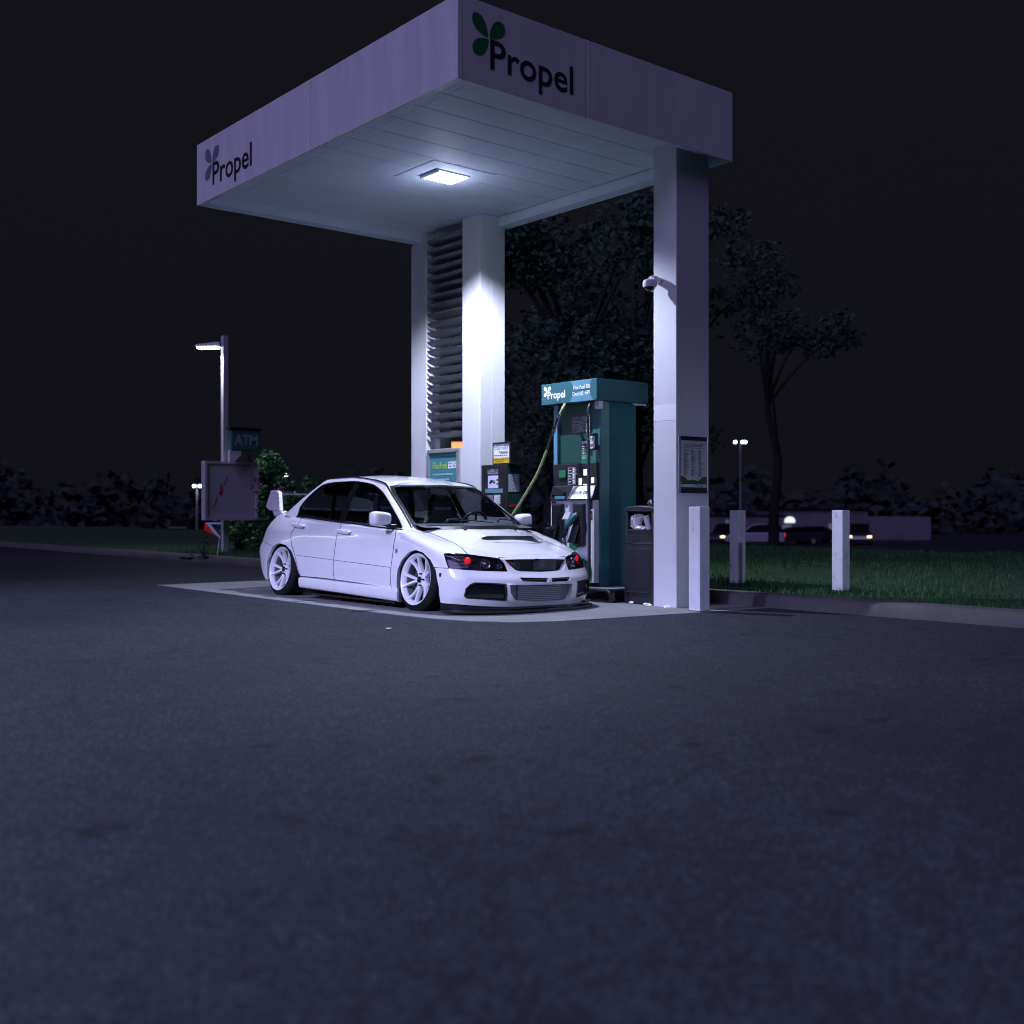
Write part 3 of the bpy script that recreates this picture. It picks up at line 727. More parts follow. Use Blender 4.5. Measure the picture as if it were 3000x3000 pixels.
bodyo = sh.obj('body', 'body', paint, car)
lipmb = MB(); darkmb = MB()
for nm, vec in (('grille', (0, .06, 0)), ('icool', (0, .10, 0)), ('slot', (0, .03, 0))):
    sh.lip(nm, vec, lipmb)
lipmb.build('bumper_lip', paint, car, local=True)
for sg in (1, -1):
    for ft in (1, -1):
        b = MB(); sh.lip('arch', (-sg * .035, 0, 0), b, pred=lambda c, sg=sg, ft=ft: c.x * sg > 0 and (-c.y + 1.3) * ft > 0); b.build('arch_lip', paint, car, local=True)
sh.obj('panel_gap', 'gap', M['seal'], car, off=-.0015)
for nm in ('l', 'r'):
    for k in ('f', 'r'):
        d = sh.obj('door', k + 'd' + nm, paint, car)
        a0, a1, z0, z1 = (-1.425, -1.172, .731, .767) if k == 'f' else (-2.415, -2.153, .788, .824)
        sg = 1 if nm == 'l' else -1
        hb = MB(); bx = .862 if k == 'f' else .858
        prf = [(a0, z1 - .002), (a0 + .02, z1 + .002), (a1 - .02, z1 - .012), (a1, z1 - .018), (a1 - .004, z0 - .004), (a1 - .03, z0 - .012), (a0 + .10, z0 - .006), (a0 + .004, z0 + .006)]
        hb.prism(prf, lambda u, v, dd, sg=sg, bx=bx: cl(u, sg * (bx + dd), v), .0, .040)
        ho = hb.build('handle', paint, d, bevel=.008, local=True, seg=3)
hood = sh.obj('bonnet', 'hood', paint, car)
for sg in (1, -1):
    hp = lambda c, sg=sg: c.x * sg > 0
    b = MB(); sh.back('marker', (0, 0, 0), b, 0, hp); mk = b.build('marker_lamp', M['alu'], car, local=True); sh.obj('lens', 'marker', M['lens'], mk, off=.004, pred=hp)
    b = MB(); sh.back('hole', (0, 0, 0), b, 0, hp); b.build('tow_cover', M['carblack'], car, local=True)
# fog light blanks: black plates with a rim and little screws
for sg in (1, -1):
    fp = lambda c, sg=sg: c.x * sg > 0
    b = MB(); sh.lip('fog', (0, .014, 0), b, 0, fp); sh.back('fog', (0, .014, 0), b, 0, fp)
    duct = b.build('brake_duct', M['blackgloss'], car, local=True)
    b = MB()
    cx_ = sum(u for u, _ in fog) / len(fog); cz_ = sum(v for _, v in fog) / len(fog)
    for i in range(len(fog)):
        for t in (0, .5):
            u = fog[i][0] * (1 - t) + fog[(i + 1) % len(fog)][0] * t; v = fog[i][1] * (1 - t) + fog[(i + 1) % len(fog)][1] * t
            u = u + (cx_ - u) * .06; v = v + (cz_ - v) * .10
            hit, n, _, _ = sh.tree.ray_cast(Vector((sg * u, -3, v)), Vector((0, 1, 0)))
            if hit: b.ball(hit + n * .001, .0045, 8)
    b.build('screw', M['chrome'], duct, local=True)
    b = MB(); rimp = []
    for i in range(len(fog)):
        p, q = fog[i], fog[(i + 1) % len(fog)]
        for t in (0, .34, .67): rimp.append((p[0] * (1 - t) + q[0] * t, p[1] * (1 - t) + q[1] * t))
    outp = []; inp = []
    for u, v in rimp:
        for lst, k in ((outp, .0), (inp, .10)):
            uu = u + (cx_ - u) * k; vv = v + (cz_ - v) * k * 1.5
            hit, n, _, _ = sh.tree.ray_cast(Vector((sg * uu, -3, vv)), Vector((0, 1, 0))); lst.append(hit + n * .003 if hit else Vector((sg * uu, -.7, vv)))
    n_ = len(outp); b.add(outp + inp, [(i, (i + 1) % n_, n_ + (i + 1) % n_, n_ + i) for i in range(n_)])
    b.build('duct_rim', M['carblack'], duct, local=True)
# headlights: dark bowls behind clear lenses
for sg in (1, -1):
    hp = lambda c, sg=sg: c.x * sg > 0
    b = MB(); iv = (-sg * .015, .070, 0); sh.lip('head', iv, b, 0, hp); sh.back('head', iv, b, 0, hp)
    hl = b.build('headlight', M['lamphouse'], car, local=True)
    sh.obj('lens', 'head', M['lens'], hl, pred=hp)
    b = MB()
    def proj_at(u, v, back):
        hit, n, _, _ = sh.tree.ray_cast(Vector((sg * u, -3, v)), Vector((0, 1, 0))); return hit + Vector((-sg * .01, back, 0))
    fd_ = Vector((sg * .30, -1, .02)).normalized()
    for u, v, r in ((.555, .468, .052), (.435, .448, .032)):
        c = proj_at(u, v, .050); b.cyl(c + fd_ * .018, c + fd_ * .034, r, r * .98, 24, cap=False); b.cyl(c + fd_ * .034, c + fd_ * .018, r * .9, r * .62, 24, cap=False); b.ball(c + fd_ * .008, r * .60, 20)
    b.build('projector', M['chrome'], hl, smooth=40, local=True)
    c = proj_at(.695, .502, .040); fd2 = Vector((sg * .45, -1, 0)).normalized()
    b = MB(); b.cyl(c + fd2 * .010, c + fd2 * .018, .032, .029, 24); b.ball(c + fd2 * .016, .028, 16, sc=(.6, .6, 1)); b.build('red_lamp', M['redeye'], hl, smooth=40, local=True)
    # ribbed corner reflector and its curved bright edge
    b = MB()
    for k in range(9):
        z = .435 + .0125 * k
        p0 = proj_at(.815 - .004 * k if False else .80, z, .055); p1 = proj_at(.70, z, .060); b.cyl(p0, p1, .0028, n=6)
    b.build('reflector_rib', M['alu'], hl, local=True)
    b = MB(); b.tube([proj_at(.84, .545, .012), proj_at(.785, .515, .016), proj_at(.725, .465, .018), proj_at(.69, .415, .016)], .0022, 6); b.build('lamp_trim', M['chrome'], hl, local=True)
# rear lamps
for sg in (1, -1):
    sh.obj('rear_lamp', 'rearlamp', M['redlens'], car, pred=lambda c, sg=sg: c.x * sg > 0)
# grille and bumper innards
b = MB(); b.box(-.42, .42, -.715, -.69, .36, .53); b.box(-.36, .36, -.735, -.72, .37, .376)
g_ = b.build('grille', M['mesh'], car, local=True)
b = MB()
for k in range(24): b.box(.00 + .012 * k, .005 + .012 * k, -.728, -.716, .40, .50)
b.build('radiator_fin', M['coretank'], g_, local=True)
b = MB(); b.ball((-.235, -.735, .448), .052, 20, sc=(1, .5, 1)); b.build('horn', M['lamphouse'], g_, smooth=60, local=True)
b = MB(); b.ball((-.30, -.722, .440), .055, 16, sc=(1.1, .3, 1)); b.build('amber_cover', mat('amber', (.35, .07, .01), .3), g_, smooth=60, local=True)
b = MB(); b.box(-.016, .016, -.785, -.76, .495, .515); b.build('bonnet_latch', M['carblack'], car, local=True)
b = MB(); b.box(-.45, .45, -.80, -.70, .08, .335); b.build('bumper_void', M['mesh'], car, local=True)
b = MB(); b.box(-.305, .255, -.842, -.80, .095, .285)
ic = b.build('intercooler', M['coretank'], car, local=True)
b = MB()
for k in range(10): b.cyl((-.295, -.848, .112 + .0178 * k), (.245, -.848, .112 + .0178 * k), .0062, n=10)
b.build('core_tube', M['core'], ic, smooth=50, local=True)
for sg in (1, -1):
    b = MB()
    b.prism([(.275, .10), (.36, .12), (.385, .17), (.375, .275), (.275, .28)], lambda u, v, d, sg=sg: (sg * u - .025, -d, v), .80, .836)
    b.box(sg * .272 - .029, sg * .272 - .021, -.852, -.80, .10, .282)
    b.build('end_tank', M['coretank'], ic, local=True)
b = MB(); b.box(-.33, .35, -.872, -.856, .318, .323); b.build('slot_bar', M['coretank'], car, local=True)
# bonnet scoop: raised lip over a dark mouth
def hoodz(a_, b_):
    hit, n, _, _ = sh.tree.ray_cast(Vector((b_, -a_, 2)), Vector((0, 0, -1))); return hit.z if hit else .7
b = MB(); rowsS = []
na, nb = 14, 32
zlip = hoodz(.30, .045) + .016
for i in range(na + 1):
    t = i / na; r = []
    for j in range(nb + 1):
        s_ = -1 + 2 * j / nb; bb = s_ * .36 + .045; a_ = .03 + .27 * t; hz_ = hoodz(a_, bb)
        r.append(cl(a_, bb, hz_ + .001 + max(0, zlip - hoodz(.30, bb)) * t ** 1.5 * (1 - abs(s_) ** 9)))
    rowsS.append(r)
b.grid(rowsS); b.build('scoop', paint, hood, smooth=70, local=True)
b = MB(); top = rowsS[-1]; lo_ = []
for j in range(nb + 1):
    s_ = -1 + 2 * j / nb; bb = s_ * .405 + .060; a_ = .305 + .135 * (1 - abs(s_) ** 3.2) ** .8; lo_.append(cl(a_, bb, hoodz(a_, bb) + .0015))
md = [[(Vector(p) * (1 - t) + Vector(q) * t) + Vector((0, 0, -.012 * math.sin(PI * t) if 0 < t < 1 else 0)) for p, q in zip(top, lo_)] for t in (0, .25, .5, .75, 1)]
b.grid(md); b.build('scoop_mouth', M['carblack'], hood, local=True, fix=False)
for bb in (-.30, .34):
    b = MB(); z = hoodz(.03, bb); b.box(bb - .014, bb + .014, -.05, -.022, z, z + .010); b.build('washer_nozzle', M['carblack'], hood, local=True, bevel=.003)

# --- glasshouse
g0 = [(.02,0,.785),(-.045,.36,.785),(-.145,.62,.78),(-.225,.735,.775),(-.45,.815,.77),(-1.4,.846,.815),(-2.40,.806,.875),(-2.83,.735,.93),(-2.98,.42,.945),(-3.00,0,.95)]
g2 = [(-.72,0,1.241),(-.750,.30,1.239),(-.845,.49,1.238),(-.945,.578,1.235),(-1.10,.572,1.276),(-1.6,.553,1.330),(-2.05,.553,1.327),(-2.27,.565,1.292),(-2.38,.36,1.300),(-2.42,0,1.305)]
g0 = np.array(g0); g2 = np.array(g2); g1 = (g0 + g2) / 2
g1 += np.array([(.02,0,.012),(.02,0,.012),(.006,.004,.006),(0,.006,.003),(0,.016,0),(0,.018,0),(0,.016,0),(-.004,.008,.006),(-.012,0,.012),(-.012,0,.012)])
rowsg = np.array([spline(x, 12) for x in (g0, g1, g2)])
GG = np.array([spline(rowsg[:, j], 12) for j in range(rowsg.shape[1])]).transpose(1, 0, 2)
RC = np.array([(-2.42, 1.305), (-2.2, 1.338), (-2.0, 1.355), (-1.6, 1.366), (-1.3, 1.345), (-1.0, 1.300), (-.85, 1.272), (-.70, 1.240)])
edge = GG[-1]; cap = []
for t in np.linspace(0, 1, 11)[1:]:
    r = edge.copy(); r[:, 1] = edge[:, 1] * (1 - t); zc = np.maximum(np.interp(edge[:, 0], RC[:, 0], RC[:, 1]), edge[:, 2])
    r[:, 2] = edge[:, 2] + (zc - edge[:, 2]) * (1 - (1 - t) ** 2.0); cap.append(r)
GG = np.concatenate([GG, np.array(cap)], 0)
gs = Shell(GG)
win = [(-.36,.74),(-.362,.800),(-.439,.858),(-.614,.973),(-.802,1.087),(-.957,1.166),(-1.096,1.217),(-1.242,1.251),(-1.53,1.281),(-1.80,1.284),(-2.081,1.276),(-2.221,1.250),(-2.348,1.155),(-2.444,1.054),(-2.475,.982),(-2.455,.85)]
for sg in (1, -1): gs.cut('win', 'side', win, sg, pr=lambda f, c, sg=sg: c.x * sg > .3 and f.normal.x * sg > .3)
wpred = lambda f, c: f.normal.y < -.16 and -c.y > -1.1
wsp = [(-.705,.80),(-.672,.93),(-.598,1.145),(-.562,1.218),(-.50,1.232),(-.30,1.236),(0,1.239),(.30,1.236),(.50,1.232),(.562,1.218),(.598,1.145),(.672,.93),(.705,.80),(.70,.70),(-.70,.70)]
gs.cut('wso', 'front', [(u * 1.02, v + (.006 if v > 1.2 else 0)) for u, v in wsp], pr=wpred)
k_ = gs.code('wso')
gs.cut('ws', 'front', [(u * .985, v - (.010 if v > 1.2 else 0)) for u, v in wsp], only=(k_,), pr=wpred)
gs.cut('rg', 'front', [(-.54,1.0),(-.47,1.27),(.47,1.27),(.54,1.0)], pr=lambda f, c: f.normal.y > .2 and -c.y < -2.2)
# door-frame pillar between front and rear side panes, drip gutters along the roof
wk = gs.code('win')
for sg in (1, -1):
    gs.cut('pill', 'side', [(-1.345,.80),(-1.465,1.30),(-1.56,1.30),(-1.485,.80)], sg, only=(wk,), pr=lambda f, c, sg=sg: c.x * sg > .3)
    gs.cut('pill', 'side', [(-.50,.70),(-.30,.70),(-.30,.83),(-.56,1.0)], sg, only=(wk,), pr=lambda f, c, sg=sg: c.x * sg > .3)
    gs.cut('pill', 'side', [(-2.6,1.2),(-2.29,1.2),(-2.415,.98),(-2.42,.80),(-2.6,.80)], sg, only=(wk,), pr=lambda f, c, sg=sg: c.x * sg > .3)
gs.obj('roof', 'body', paint, car)
gs.obj('windscreen_surround', 'wso', M['carblack'], car)
gs.obj('windscreen', 'ws', M['winglass'], car, off=-.002)
gs.obj('rear_window', 'rg', M['tint'], car, off=-.004)
for sg in (1, -1):
    q = lambda c, sg=sg: c.x * sg > 0
    gs.obj('side_window', 'win', M['clear'], car, off=-.004, pred=lambda c, sg=sg: c.x * sg > 0 and -c.y > -1.45)
    gs.obj('side_window', 'win', M['tint'], car, off=-.004, pred=lambda c, sg=sg: c.x * sg > 0 and -c.y <= -1.45)
    gs.obj('window_pillar', 'pill', M['blackgloss'], car, pred=q)
    # weather strip round the side glass
    ed = []
    for u, v in win[1:-1]:
        h, n, _, _ = gs.tree.ray_cast(Vector((sg * 2, -u, v)), Vector((-sg, 0, 0)))
        if h: ed.append(h + n * .001)
    b = MB(); b.tube(ed, .006, 6, sub=4); b.build('window_trim', M['carblack'], car, local=True, smooth=60)
    belt = []
    for u in np.linspace(-.30, -2.46, 16):
        v = np.interp(u, [-2.442, -1.913, -1.456, -1.133, -.842, -.352, -.29], [.901, .871, .842, .825, .806, .778, .776])
        h, n, _, _ = sh.tree.ray_cast(Vector((sg * 2, -u, v)), Vector((-sg, 0, 0)))
        h2, n2, _, _ = gs.tree.ray_cast(Vector((sg * 2, -u, v)), Vector((-sg, 0, 0)))
        xs_ = [x for x in (h, h2) if x]
        if xs_: m_ = max(xs_, key=lambda p: p.x * sg); belt.append(Vector((m_.x, m_.y, v)))
    b = MB(); b.tube(belt, .010, 8, sub=3); b.build('belt_trim', M['carblack'], car, local=True, smooth=60)
    # gutter strip: windscreen corner up and along the roof
    gut = []
    for (u, bb, v) in [(-.27,.728,.80),(-.423,.692,.905),(-.604,.655,1.022),(-.809,.613,1.143),(-.955,.582,1.237),(-1.10,.572,1.279),(-1.3,.562,1.305),(-1.6,.553,1.333),(-1.85,.552,1.334),(-2.05,.553,1.330),(-2.2,.560,1.305)]:
        gut.append(Vector(cl(u, sg * bb, v)))
    b = MB(); b.tube(gut, [.012, .012, .012, .012, .010, .008, .006, .005, .005, .004, .003], 8, sub=4); b.build('roof_gutter', M['carblack'], car, local=True, smooth=60)

# --- sills, splitter, mud flap, floor
for sg in (1, -1):
    st = [(-.262, .200, .07), (-.40, .213, .073), (-1.2, .229, .091), (-1.65, .238, .101), (-2.205, .243, .111)]
    P = []
    for a_, zt_, zb_ in st:
        P.append([cl(a_, sg * bb, z) for bb, z in ((.80, zt_ - .008), (.880, zt_ - .010), (.902, zt_ - .022), (.906, zt_ - .06), (.900, zb_ + .02), (.885, zb_ + .004), (.80, zb_))])
    b = MB(); b.grid(P); b.add(P[0], [tuple(range(7))]); b.add(P[-1], [tuple(range(7))]); b.build('side_sill', paint, car, smooth=50, local=True)
    b = MB(); b.box(sg * .845 - .03, sg * .845 + .03, .34, 2.15, .05, .068); b.build('skirt_blade', M['carblack'], car, local=True)
    b = MB(); b.prism([(-.225,.068),(-.235,.19),(-.295,.20),(-.335,.115),(-.315,.066)], lambda u, v, d, sg=sg: cl(u, sg * d, v), .70, .878); b.build('mud_flap', M['charcoal'], car, local=True, bevel=.006)
spl = spline([(.43,.900),(.52,.902),(.66,.845),(.80,.66),(.895,.40),(.925,0)], 6)
ring = [(a_, b_) for a_, b_ in spl] + [(a_, -b_) for a_, b_ in spl[::-1][1:]]
b = MB(); b.prism([(u, v) for u, v in ring], lambda u, v, d: cl(u, v, d), .020, .047); b.build('splitter', M['lip'], car, local=True, bevel=.005)
b = MB(); inner = spline([(.40,.862),(.58,.79),(.735,.60),(.83,.35),(.845,0)], 6); ring2 = [(a_, b_) for a_, b_ in inner] + [(a_, -b_) for a_, b_ in inner[::-1][1:]]
b.prism(ring2, lambda u, v, d: cl(u, v, d), .045, .112); b.build('splitter_skirt', M['lip'], car, local=True)
for sg in (1,):
    b = MB(); b.grid([[cl(.60, sg * .845, .047), cl(.40, sg * .900, .047)], [cl(.585, sg * .90, .085), cl(.40, sg * .925, .078)]]); b.build('splitter_winglet', M['lip'], car, local=True, fix=False)
b = MB(); b.box(-.74, .74, -.45, 3.15, .10, .16); b.build('underbody', M['liner'], car, local=True)
# wheel housings
for ax in (0.03, -2.64):
    for sg in (1, -1):
        b = MB(); n = 18; rr = .40
        arc = [(ax + rr * math.cos(PI * k / n - .12 + .24 * k / n - .12 * 0), .25 + rr * math.sin(PI * k / n)) for k in range(n + 1)]
        arc = [(ax + rr * math.cos(PI * k / n), .25 + rr * .92 * math.sin(PI * k / n)) for k in range(n + 1)]; arc = [(arc[0][0], .14 if ax > -1 else .24)] + arc + [(arc[-1][0], .22 if ax > -1 else .27)]
        b.grid([[cl(u, sg * .865, v) for u, v in arc], [cl(u, sg * .45, v) for u, v in arc]]); b.add([cl(u, sg * .45, v) for u, v in arc], [tuple(range(len(arc)))])
        b.build('arch_liner', M['liner'], car, local=True)

# --- wheels
def wheel(a_, sg, camber, steer=0):
    """a wheel on a hub frame: its axis looks out along +X before it is set up"""
    w = bpy.data.objects.new('wheel', None); COL.objects.link(w); w.parent = car; w.empty_display_size = .05
    w.location = cl(a_, sg * .868, .316 + .010 * sg)
    out = Vector((1, 0, 0)); R0 = .2485
    rt = MB()
    # rim: lip, barrel
    rt.lathe([(-.045, .212), (-.030, .2145), (-.020, .222), (-.006, .232), (0.0, .2395), (.003, .2485), (-.004, .2500), (-.012, .2475)], (0, 0, 0), out, 64)
    # spokes
    for k in range(5):
        base = 2 * PI * k / 5 + .70
        for s_ in (1, -1):
            pts = []
            for i in range(9):
                t = i / 8; r = .050 + (.226 - .050) * t
                ang = base + s_ * (.15 * (1 - t) ** 2 + .29 * t ** .9)
                d = -.066 + .056 * t ** 1.9
                wd = .031 - .007 * t
                th = .022 - .006 * t
                pts.append((r, ang, d, wd, th))
            ring_ = []
            for (r, ang, d, wd, th) in pts:
                er = Vector((0, math.cos(ang), math.sin(ang))); et = Vector((0, -math.sin(ang), math.cos(ang)))
                c = er * r + out * d
                ring_.append([c + et * wd * .5 + out * 0, c + et * wd * .34 + out * th * .45, c - et * wd * .34 + out * th * .45, c - et * wd * .5, c - et * wd * .55 - out * th * 1.7, c + et * wd * .55 - out * th * 1.7])
            for i in range(len(ring_) - 1):
                for q in range(6):
                    rt.add([ring_[i][q], ring_[i][(q + 1) % 6], ring_[i + 1][(q + 1) % 6], ring_[i + 1][q]], [(0, 1, 2, 3)])
    rt.lathe([(-.10, .075), (-.066, .072), (-.056, .060), (-.056, .036), (-.050, .034), (-.050, .0)], (0, 0, 0), out, 40)
    rim = rt.build('rim', M['rim'], w, local=True, smooth=42)
    b = MB()
    for k in range(5):
        an = 2 * PI * k / 5 + .70 + PI / 5; c = Vector((0, math.cos(an), math.sin(an))) * .057
        b.cyl(c + out * -.07, c + out * -.030, .0105, .0085, 10)
    b.build('lug_nut', M['blackgloss'], rim, local=True, smooth=40)
    b = MB(); b.lathe([(-.050, .031), (-.038, .030), (-.034, .024), (-.033, 0)], (0, 0, 0), out, 28); b.build('centre_cap', M['blackgloss'], rim, local=True, smooth=40)
    b = MB(); b.lathe([(-.230, .238), (-.225, .215), (-.10, .205), (-.045, .212)], (0, 0, 0), out, 64); b.build('shaded_barrel', M['barrel'], rim, local=True, smooth=42)
    b = MB(); b.lathe([(-.15, 0), (-.15, .206)], (0, 0, 0), out, 40); b.build('shade_disc', M['disc'], w, local=True)  # dark disc added behind the spokes to stand for shade in the gaps
    b = MB(); b.lathe([(-.10, .06), (-.10, .165), (-.125, .165), (-.125, .06)], (0, 0, 0), out, 40, closed=True); b.build('brake_disc', M['disc'], w, local=True, smooth=40)
    b = MB(); b.lathe([(.001, .2480), (.004, .2530), (-.004, .270), (-.016, .290), (-.028, .304), (-.040, .3125), (-.060, .316), (-.200, .316), (-.222, .310), (-.240, .28), (-.245, .24)], (0, 0, 0), out, 72)
    b.build('tyre', M['rubber'], w, local=True, smooth=50)
    # out axis to +/-b, steer, then lean the top inwards
    m = Matrix.Rotation(math.radians(camber) * sg, 4, 'Y')
    m = Matrix.Rotation(math.radians(steer), 4, 'Z') @ m
    if sg < 0: m = m @ Matrix.Rotation(PI, 4, 'Z')
    w.rotation_euler = m.to_euler()
    return w
for a_, cb in ((0.0, -6.5), (-2.70, -7.5)):
    for sg in (1, -1): wheel(a_, sg, cb)

# --- mirrors
for sg in (1, -1):
    b = MB(); n = 20; P = []
    for t, sc in ((0, .82), (.12, .95), (.4, 1.0), (.75, .93), (.93, .78), (1.0, .55)):
        a_ = -.50 + .125 * t; r = []
        for k in range(n):
            an = 2 * PI * k / n; cx_ = abs(math.cos(an)) ** .5 * math.copysign(1, math.cos(an)); sx = abs(math.sin(an)) ** .5 * math.copysign(1, math.sin(an))
            r.append(cl(a_ - (.11 if sg > 0 else 0), sg * ((.985 if sg < 0 else .945) + (.112 if sg < 0 else .10) * sc * cx_), .884 + .071 * sc * sx + .008 * sx * cx_))
        P.append(r + [r[0]])
    b.grid(P); b.add(P[-1][:-1], [tuple(range(n))]); mr = b.build('mirror', paint, car, local=True, smooth=60)
    b = MB(); b.add(P[0][:-1], [tuple(range(n))]); b.build('mirror_glass', M['chrome'], mr, local=True)
    b = MB(); b.tube([cl(-.44, sg * .94, .83), cl(-.42, sg * .88, .812), cl(-.40, sg * .83, .808)], [.022, .02, .026], 10); b.build('mirror_arm', M['carblack'], mr, local=True, smooth=60)
# --- rear wing: two end plates, carbon blade, feet
wg = [(-3.262,1.207),(-3.098,1.204),(-3.072,1.192),(-3.056,1.165),(-3.028,.963),(-3.292,.972),(-3.372,1.005),(-3.374,1.036)]
P = [(-3.29, 1.158), (-3.22, 1.172), (-3.12, 1.174), (-3.06, 1.160), (-3.12, 1.153), (-3.22, 1.152)]
b = MB(); b.prism(P, lambda u, v, d: cl(u, d, v), -.656, .656); w_ = b.build('rear_wing', M['carbon'], car, local=True, smooth=40)
for sg in (1, -1):
    b = MB(); b.prism(wg, lambda u, v, d, sg=sg: cl(u, sg * d, v), .655, .705); b.build('end_plate', paint, w_, local=True, bevel=.012, seg=3)
for sg in (1, -1):
    b = MB(); b.prism([(-3.245,.975),(-3.06,.968),(-2.99,.94),(-3.19,.90)], lambda u, v, d, sg=sg: cl(u, sg * d, v), .60, .69); b.build('wing_foot', paint, w_, local=True, bevel=.006)
# --- wipers and cowl
b = MB(); P = []
for bb in np.linspace(-.66, .66, 25):
    a_ = .055 - .30 * (bb / .70) ** 2
    P.append([cl(a_ + .015, bb, hoodz(a_ + .015, bb) + .003 if abs(bb) < .62 else .80), cl(a_ - .02, bb, .822 - .02 * abs(bb)), cl(a_ - .08, bb, .835 - .02 * abs(bb))])
b.grid(P); b.build('cowl', M['carblack'], car, local=True, fix=False)
b = MB()
def wsp_pt(bb, z, off=.012):
    h, n, _, _ = gs.tree.ray_cast(Vector((bb, -3, z)), Vector((0, 1, 0))); return h + n * off
b.tube([wsp_pt(-.42, .838, .02), wsp_pt(-.36, .860, .03), wsp_pt(-.20, .862, .02), wsp_pt(.10, .845, .012), wsp_pt(.14, .843, .012)], [.012, .009, .007, .006, .005], 8)
b.tube([wsp_pt(.20, .838, .02), wsp_pt(.24, .862, .03), wsp_pt(.36, .872, .02), wsp_pt(.58, .852, .012)], [.012, .008, .007, .005], 8)
b.build('wiper', M['blackgloss'], car, local=True, smooth=60)
# --- cabin: dash, wheel, bucket seats, pillars' inner trim, brace
b = MB()
P = []
for bb in np.linspace(-.70, .70, 21):
    hump = .045 * math.exp(-((bb - .36) / .22) ** 2)
    P.append([cl(-.10, bb, .80), cl(-.25, bb, .825 + hump * .6), cl(-.45, bb, .84 + hump), cl(-.56, bb, .825 + hump), cl(-.60, bb, .76), cl(-.62, bb, .45)])
b.grid(P); b.build('dashboard', M['dash'], car, local=True, smooth=60)
b = MB(); b.box(-.74, .74, .35, 2.9, .16, .24); b.box(-.70, .70, 2.75, 2.80, .24, .90); b.box(-.72, -.66, .4, 2.7, .24, .74); b.box(.66, .72, .4, 2.7, .24, .74)
b.build('cabin_tub', M['liner'], car, local=True)
b = MB(); c = Vector(cl(-.70, .36, .80)); ax = Vector((0, .92, .38)).normalized(); b.lathe([(math.cos(t) * .015, .178 + math.sin(t) * .015) for t in [2 * PI * k / 10 for k in range(10)]], c, ax, 40, closed=True)
u_, w2 = b.frame(ax)
for an in (.5, 2.6, 4.71): b.tube([c - ax * .03, c + (u_ * math.cos(an) + w2 * math.sin(an)) * .17], .012, 6)
b.cyl(c - ax * .05, c - ax * .25, .03, n=12); b.build('steering_wheel', M['carblack'], car, local=True, smooth=60)
for bs in (.36, -.36):
    b = MB()
    # bucket seat back with shoulder wings and head part
    P = []
    for i in range(15):
        t = i / 14; z = .30 + .86 * t; a_ = -1.10 - .20 * t
        hw = np.interp(t, [0, .25, .55, .66, .74, .82, .93, 1.0], [.22, .25, .27, .25, .155, .145, .125, .05]); wing = np.interp(t, [0, .3, .6, .72, .85, 1], [.12, .09, .11, .03, .02, .0])
        r = [cl(a_ + wing, bs - hw, z), cl(a_ + wing * .5, bs - hw * .92, z), cl(a_, bs - hw * .66, z), cl(a_ - .01, bs, z), cl(a_, bs + hw * .66, z), cl(a_ + wing * .5, bs + hw * .92, z), cl(a_ + wing, bs + hw, z)]
        r += [cl(a_ - .07, bs + hw * .96, z), cl(a_ - .10, bs, z), cl(a_ - .07, bs - hw * .96, z), r[0]]
        P.append(r)
    b.grid(P); b.add(P[-1][:-1], [tuple(range(10))])
    b.box(bs - .24, bs + .24, .62, 1.16, .24, .40)
    st = b.build('seat', M['fabric'], car, local=True, smooth=60)
    b = MB(); fn = lambda u, v, d, bs=bs: cl(-1.255 + d + .0 * v, bs + u, v)
    addtext(b, 'BRIDE', fn, -.105, .990, .21, .032, .012, bold=.03); b.build('lettering', M['seatlogo'], st, local=True, fix=False)
b = MB(); b.tube([cl(-2.42, -.40, .84), cl(-2.10, -.52, 1.06)], .022, 10); b.build('brace_bar', M['rim'], car, local=True, smooth=60)
b = MB(); b.tube([cl(-2.10, -.52, .5), cl(-2.08, -.50, 1.20), cl(-2.05, 0, 1.26), cl(-2.08, .50, 1.20), cl(-2.10, .52, .5)], .019, 10)
b.build('roll_hoop', M['carblack'], car, local=True, smooth=60)
b = MB(); b.box(-.55, .55, .97, 2.2, 1.222, 1.226); b.build('headliner', M['dash'], car, local=True)
b = MB(); b.prism(rrect(-.11, .11, 1.15, 1.21, .02), lambda u, v, d: cl(d, u, v), -.86, -.83); b.build('inner_mirror', M['carblack'], car, local=True)

# ================================================================== FUEL DISPENSER
pm = thing('fuel_dispenser', (3.2, 1.8, 0.142), 'tall teal fuel dispenser with lit canopy sign, two nozzles and a yellow green hose', 'fuel pump')
Z0 = .142
b = MB(); b.box(2.86, 3.65, 1.345, 2.240, 2.147, 2.380); tp = b.build('topper', M['teal'], pm, bevel=.006)
b = MB()
fn = onx(2.86, 2.24, 2.147)
def leaf_(mb, p0, p1, w, mi, clip=(.0, .9, .0, .233), d=.0022):
    P = leafpoly(p0, p1, w); P = [(min(max(u, clip[0]), clip[1]), min(max(v, clip[2] + .002), clip[3] - .002)) for u, v in P]
    mb.add([fn(u, v, d) for u, v in P], [tuple(range(len(P)))], mi)
leaf_(b, (.50, .36), (.645, .135), .17, 0); leaf_(b, (.81, .36), (.665, .135), .17, 0)
leaf_(b, (.50, -.10), (.645, .115), .17, 0); leaf_(b, (.81, -.10), (.665, .115), .17, 0)
b.build('leaf_print', M['teallight'], tp, fix=False)
b = MB(); propel(b, fn, .108, .065, .085, .29, .0032, 0, 0, bold=.02)
addtext(b, 'Flex Fuel E85', fn, .535, .135, .265, .045, .0036, bold=.012); addtext(b, 'Diesel #2  HPR', fn, .520, .068, .28, .045, .0036, bold=.012)
b.build('lettering', M['print'], tp, fix=False)
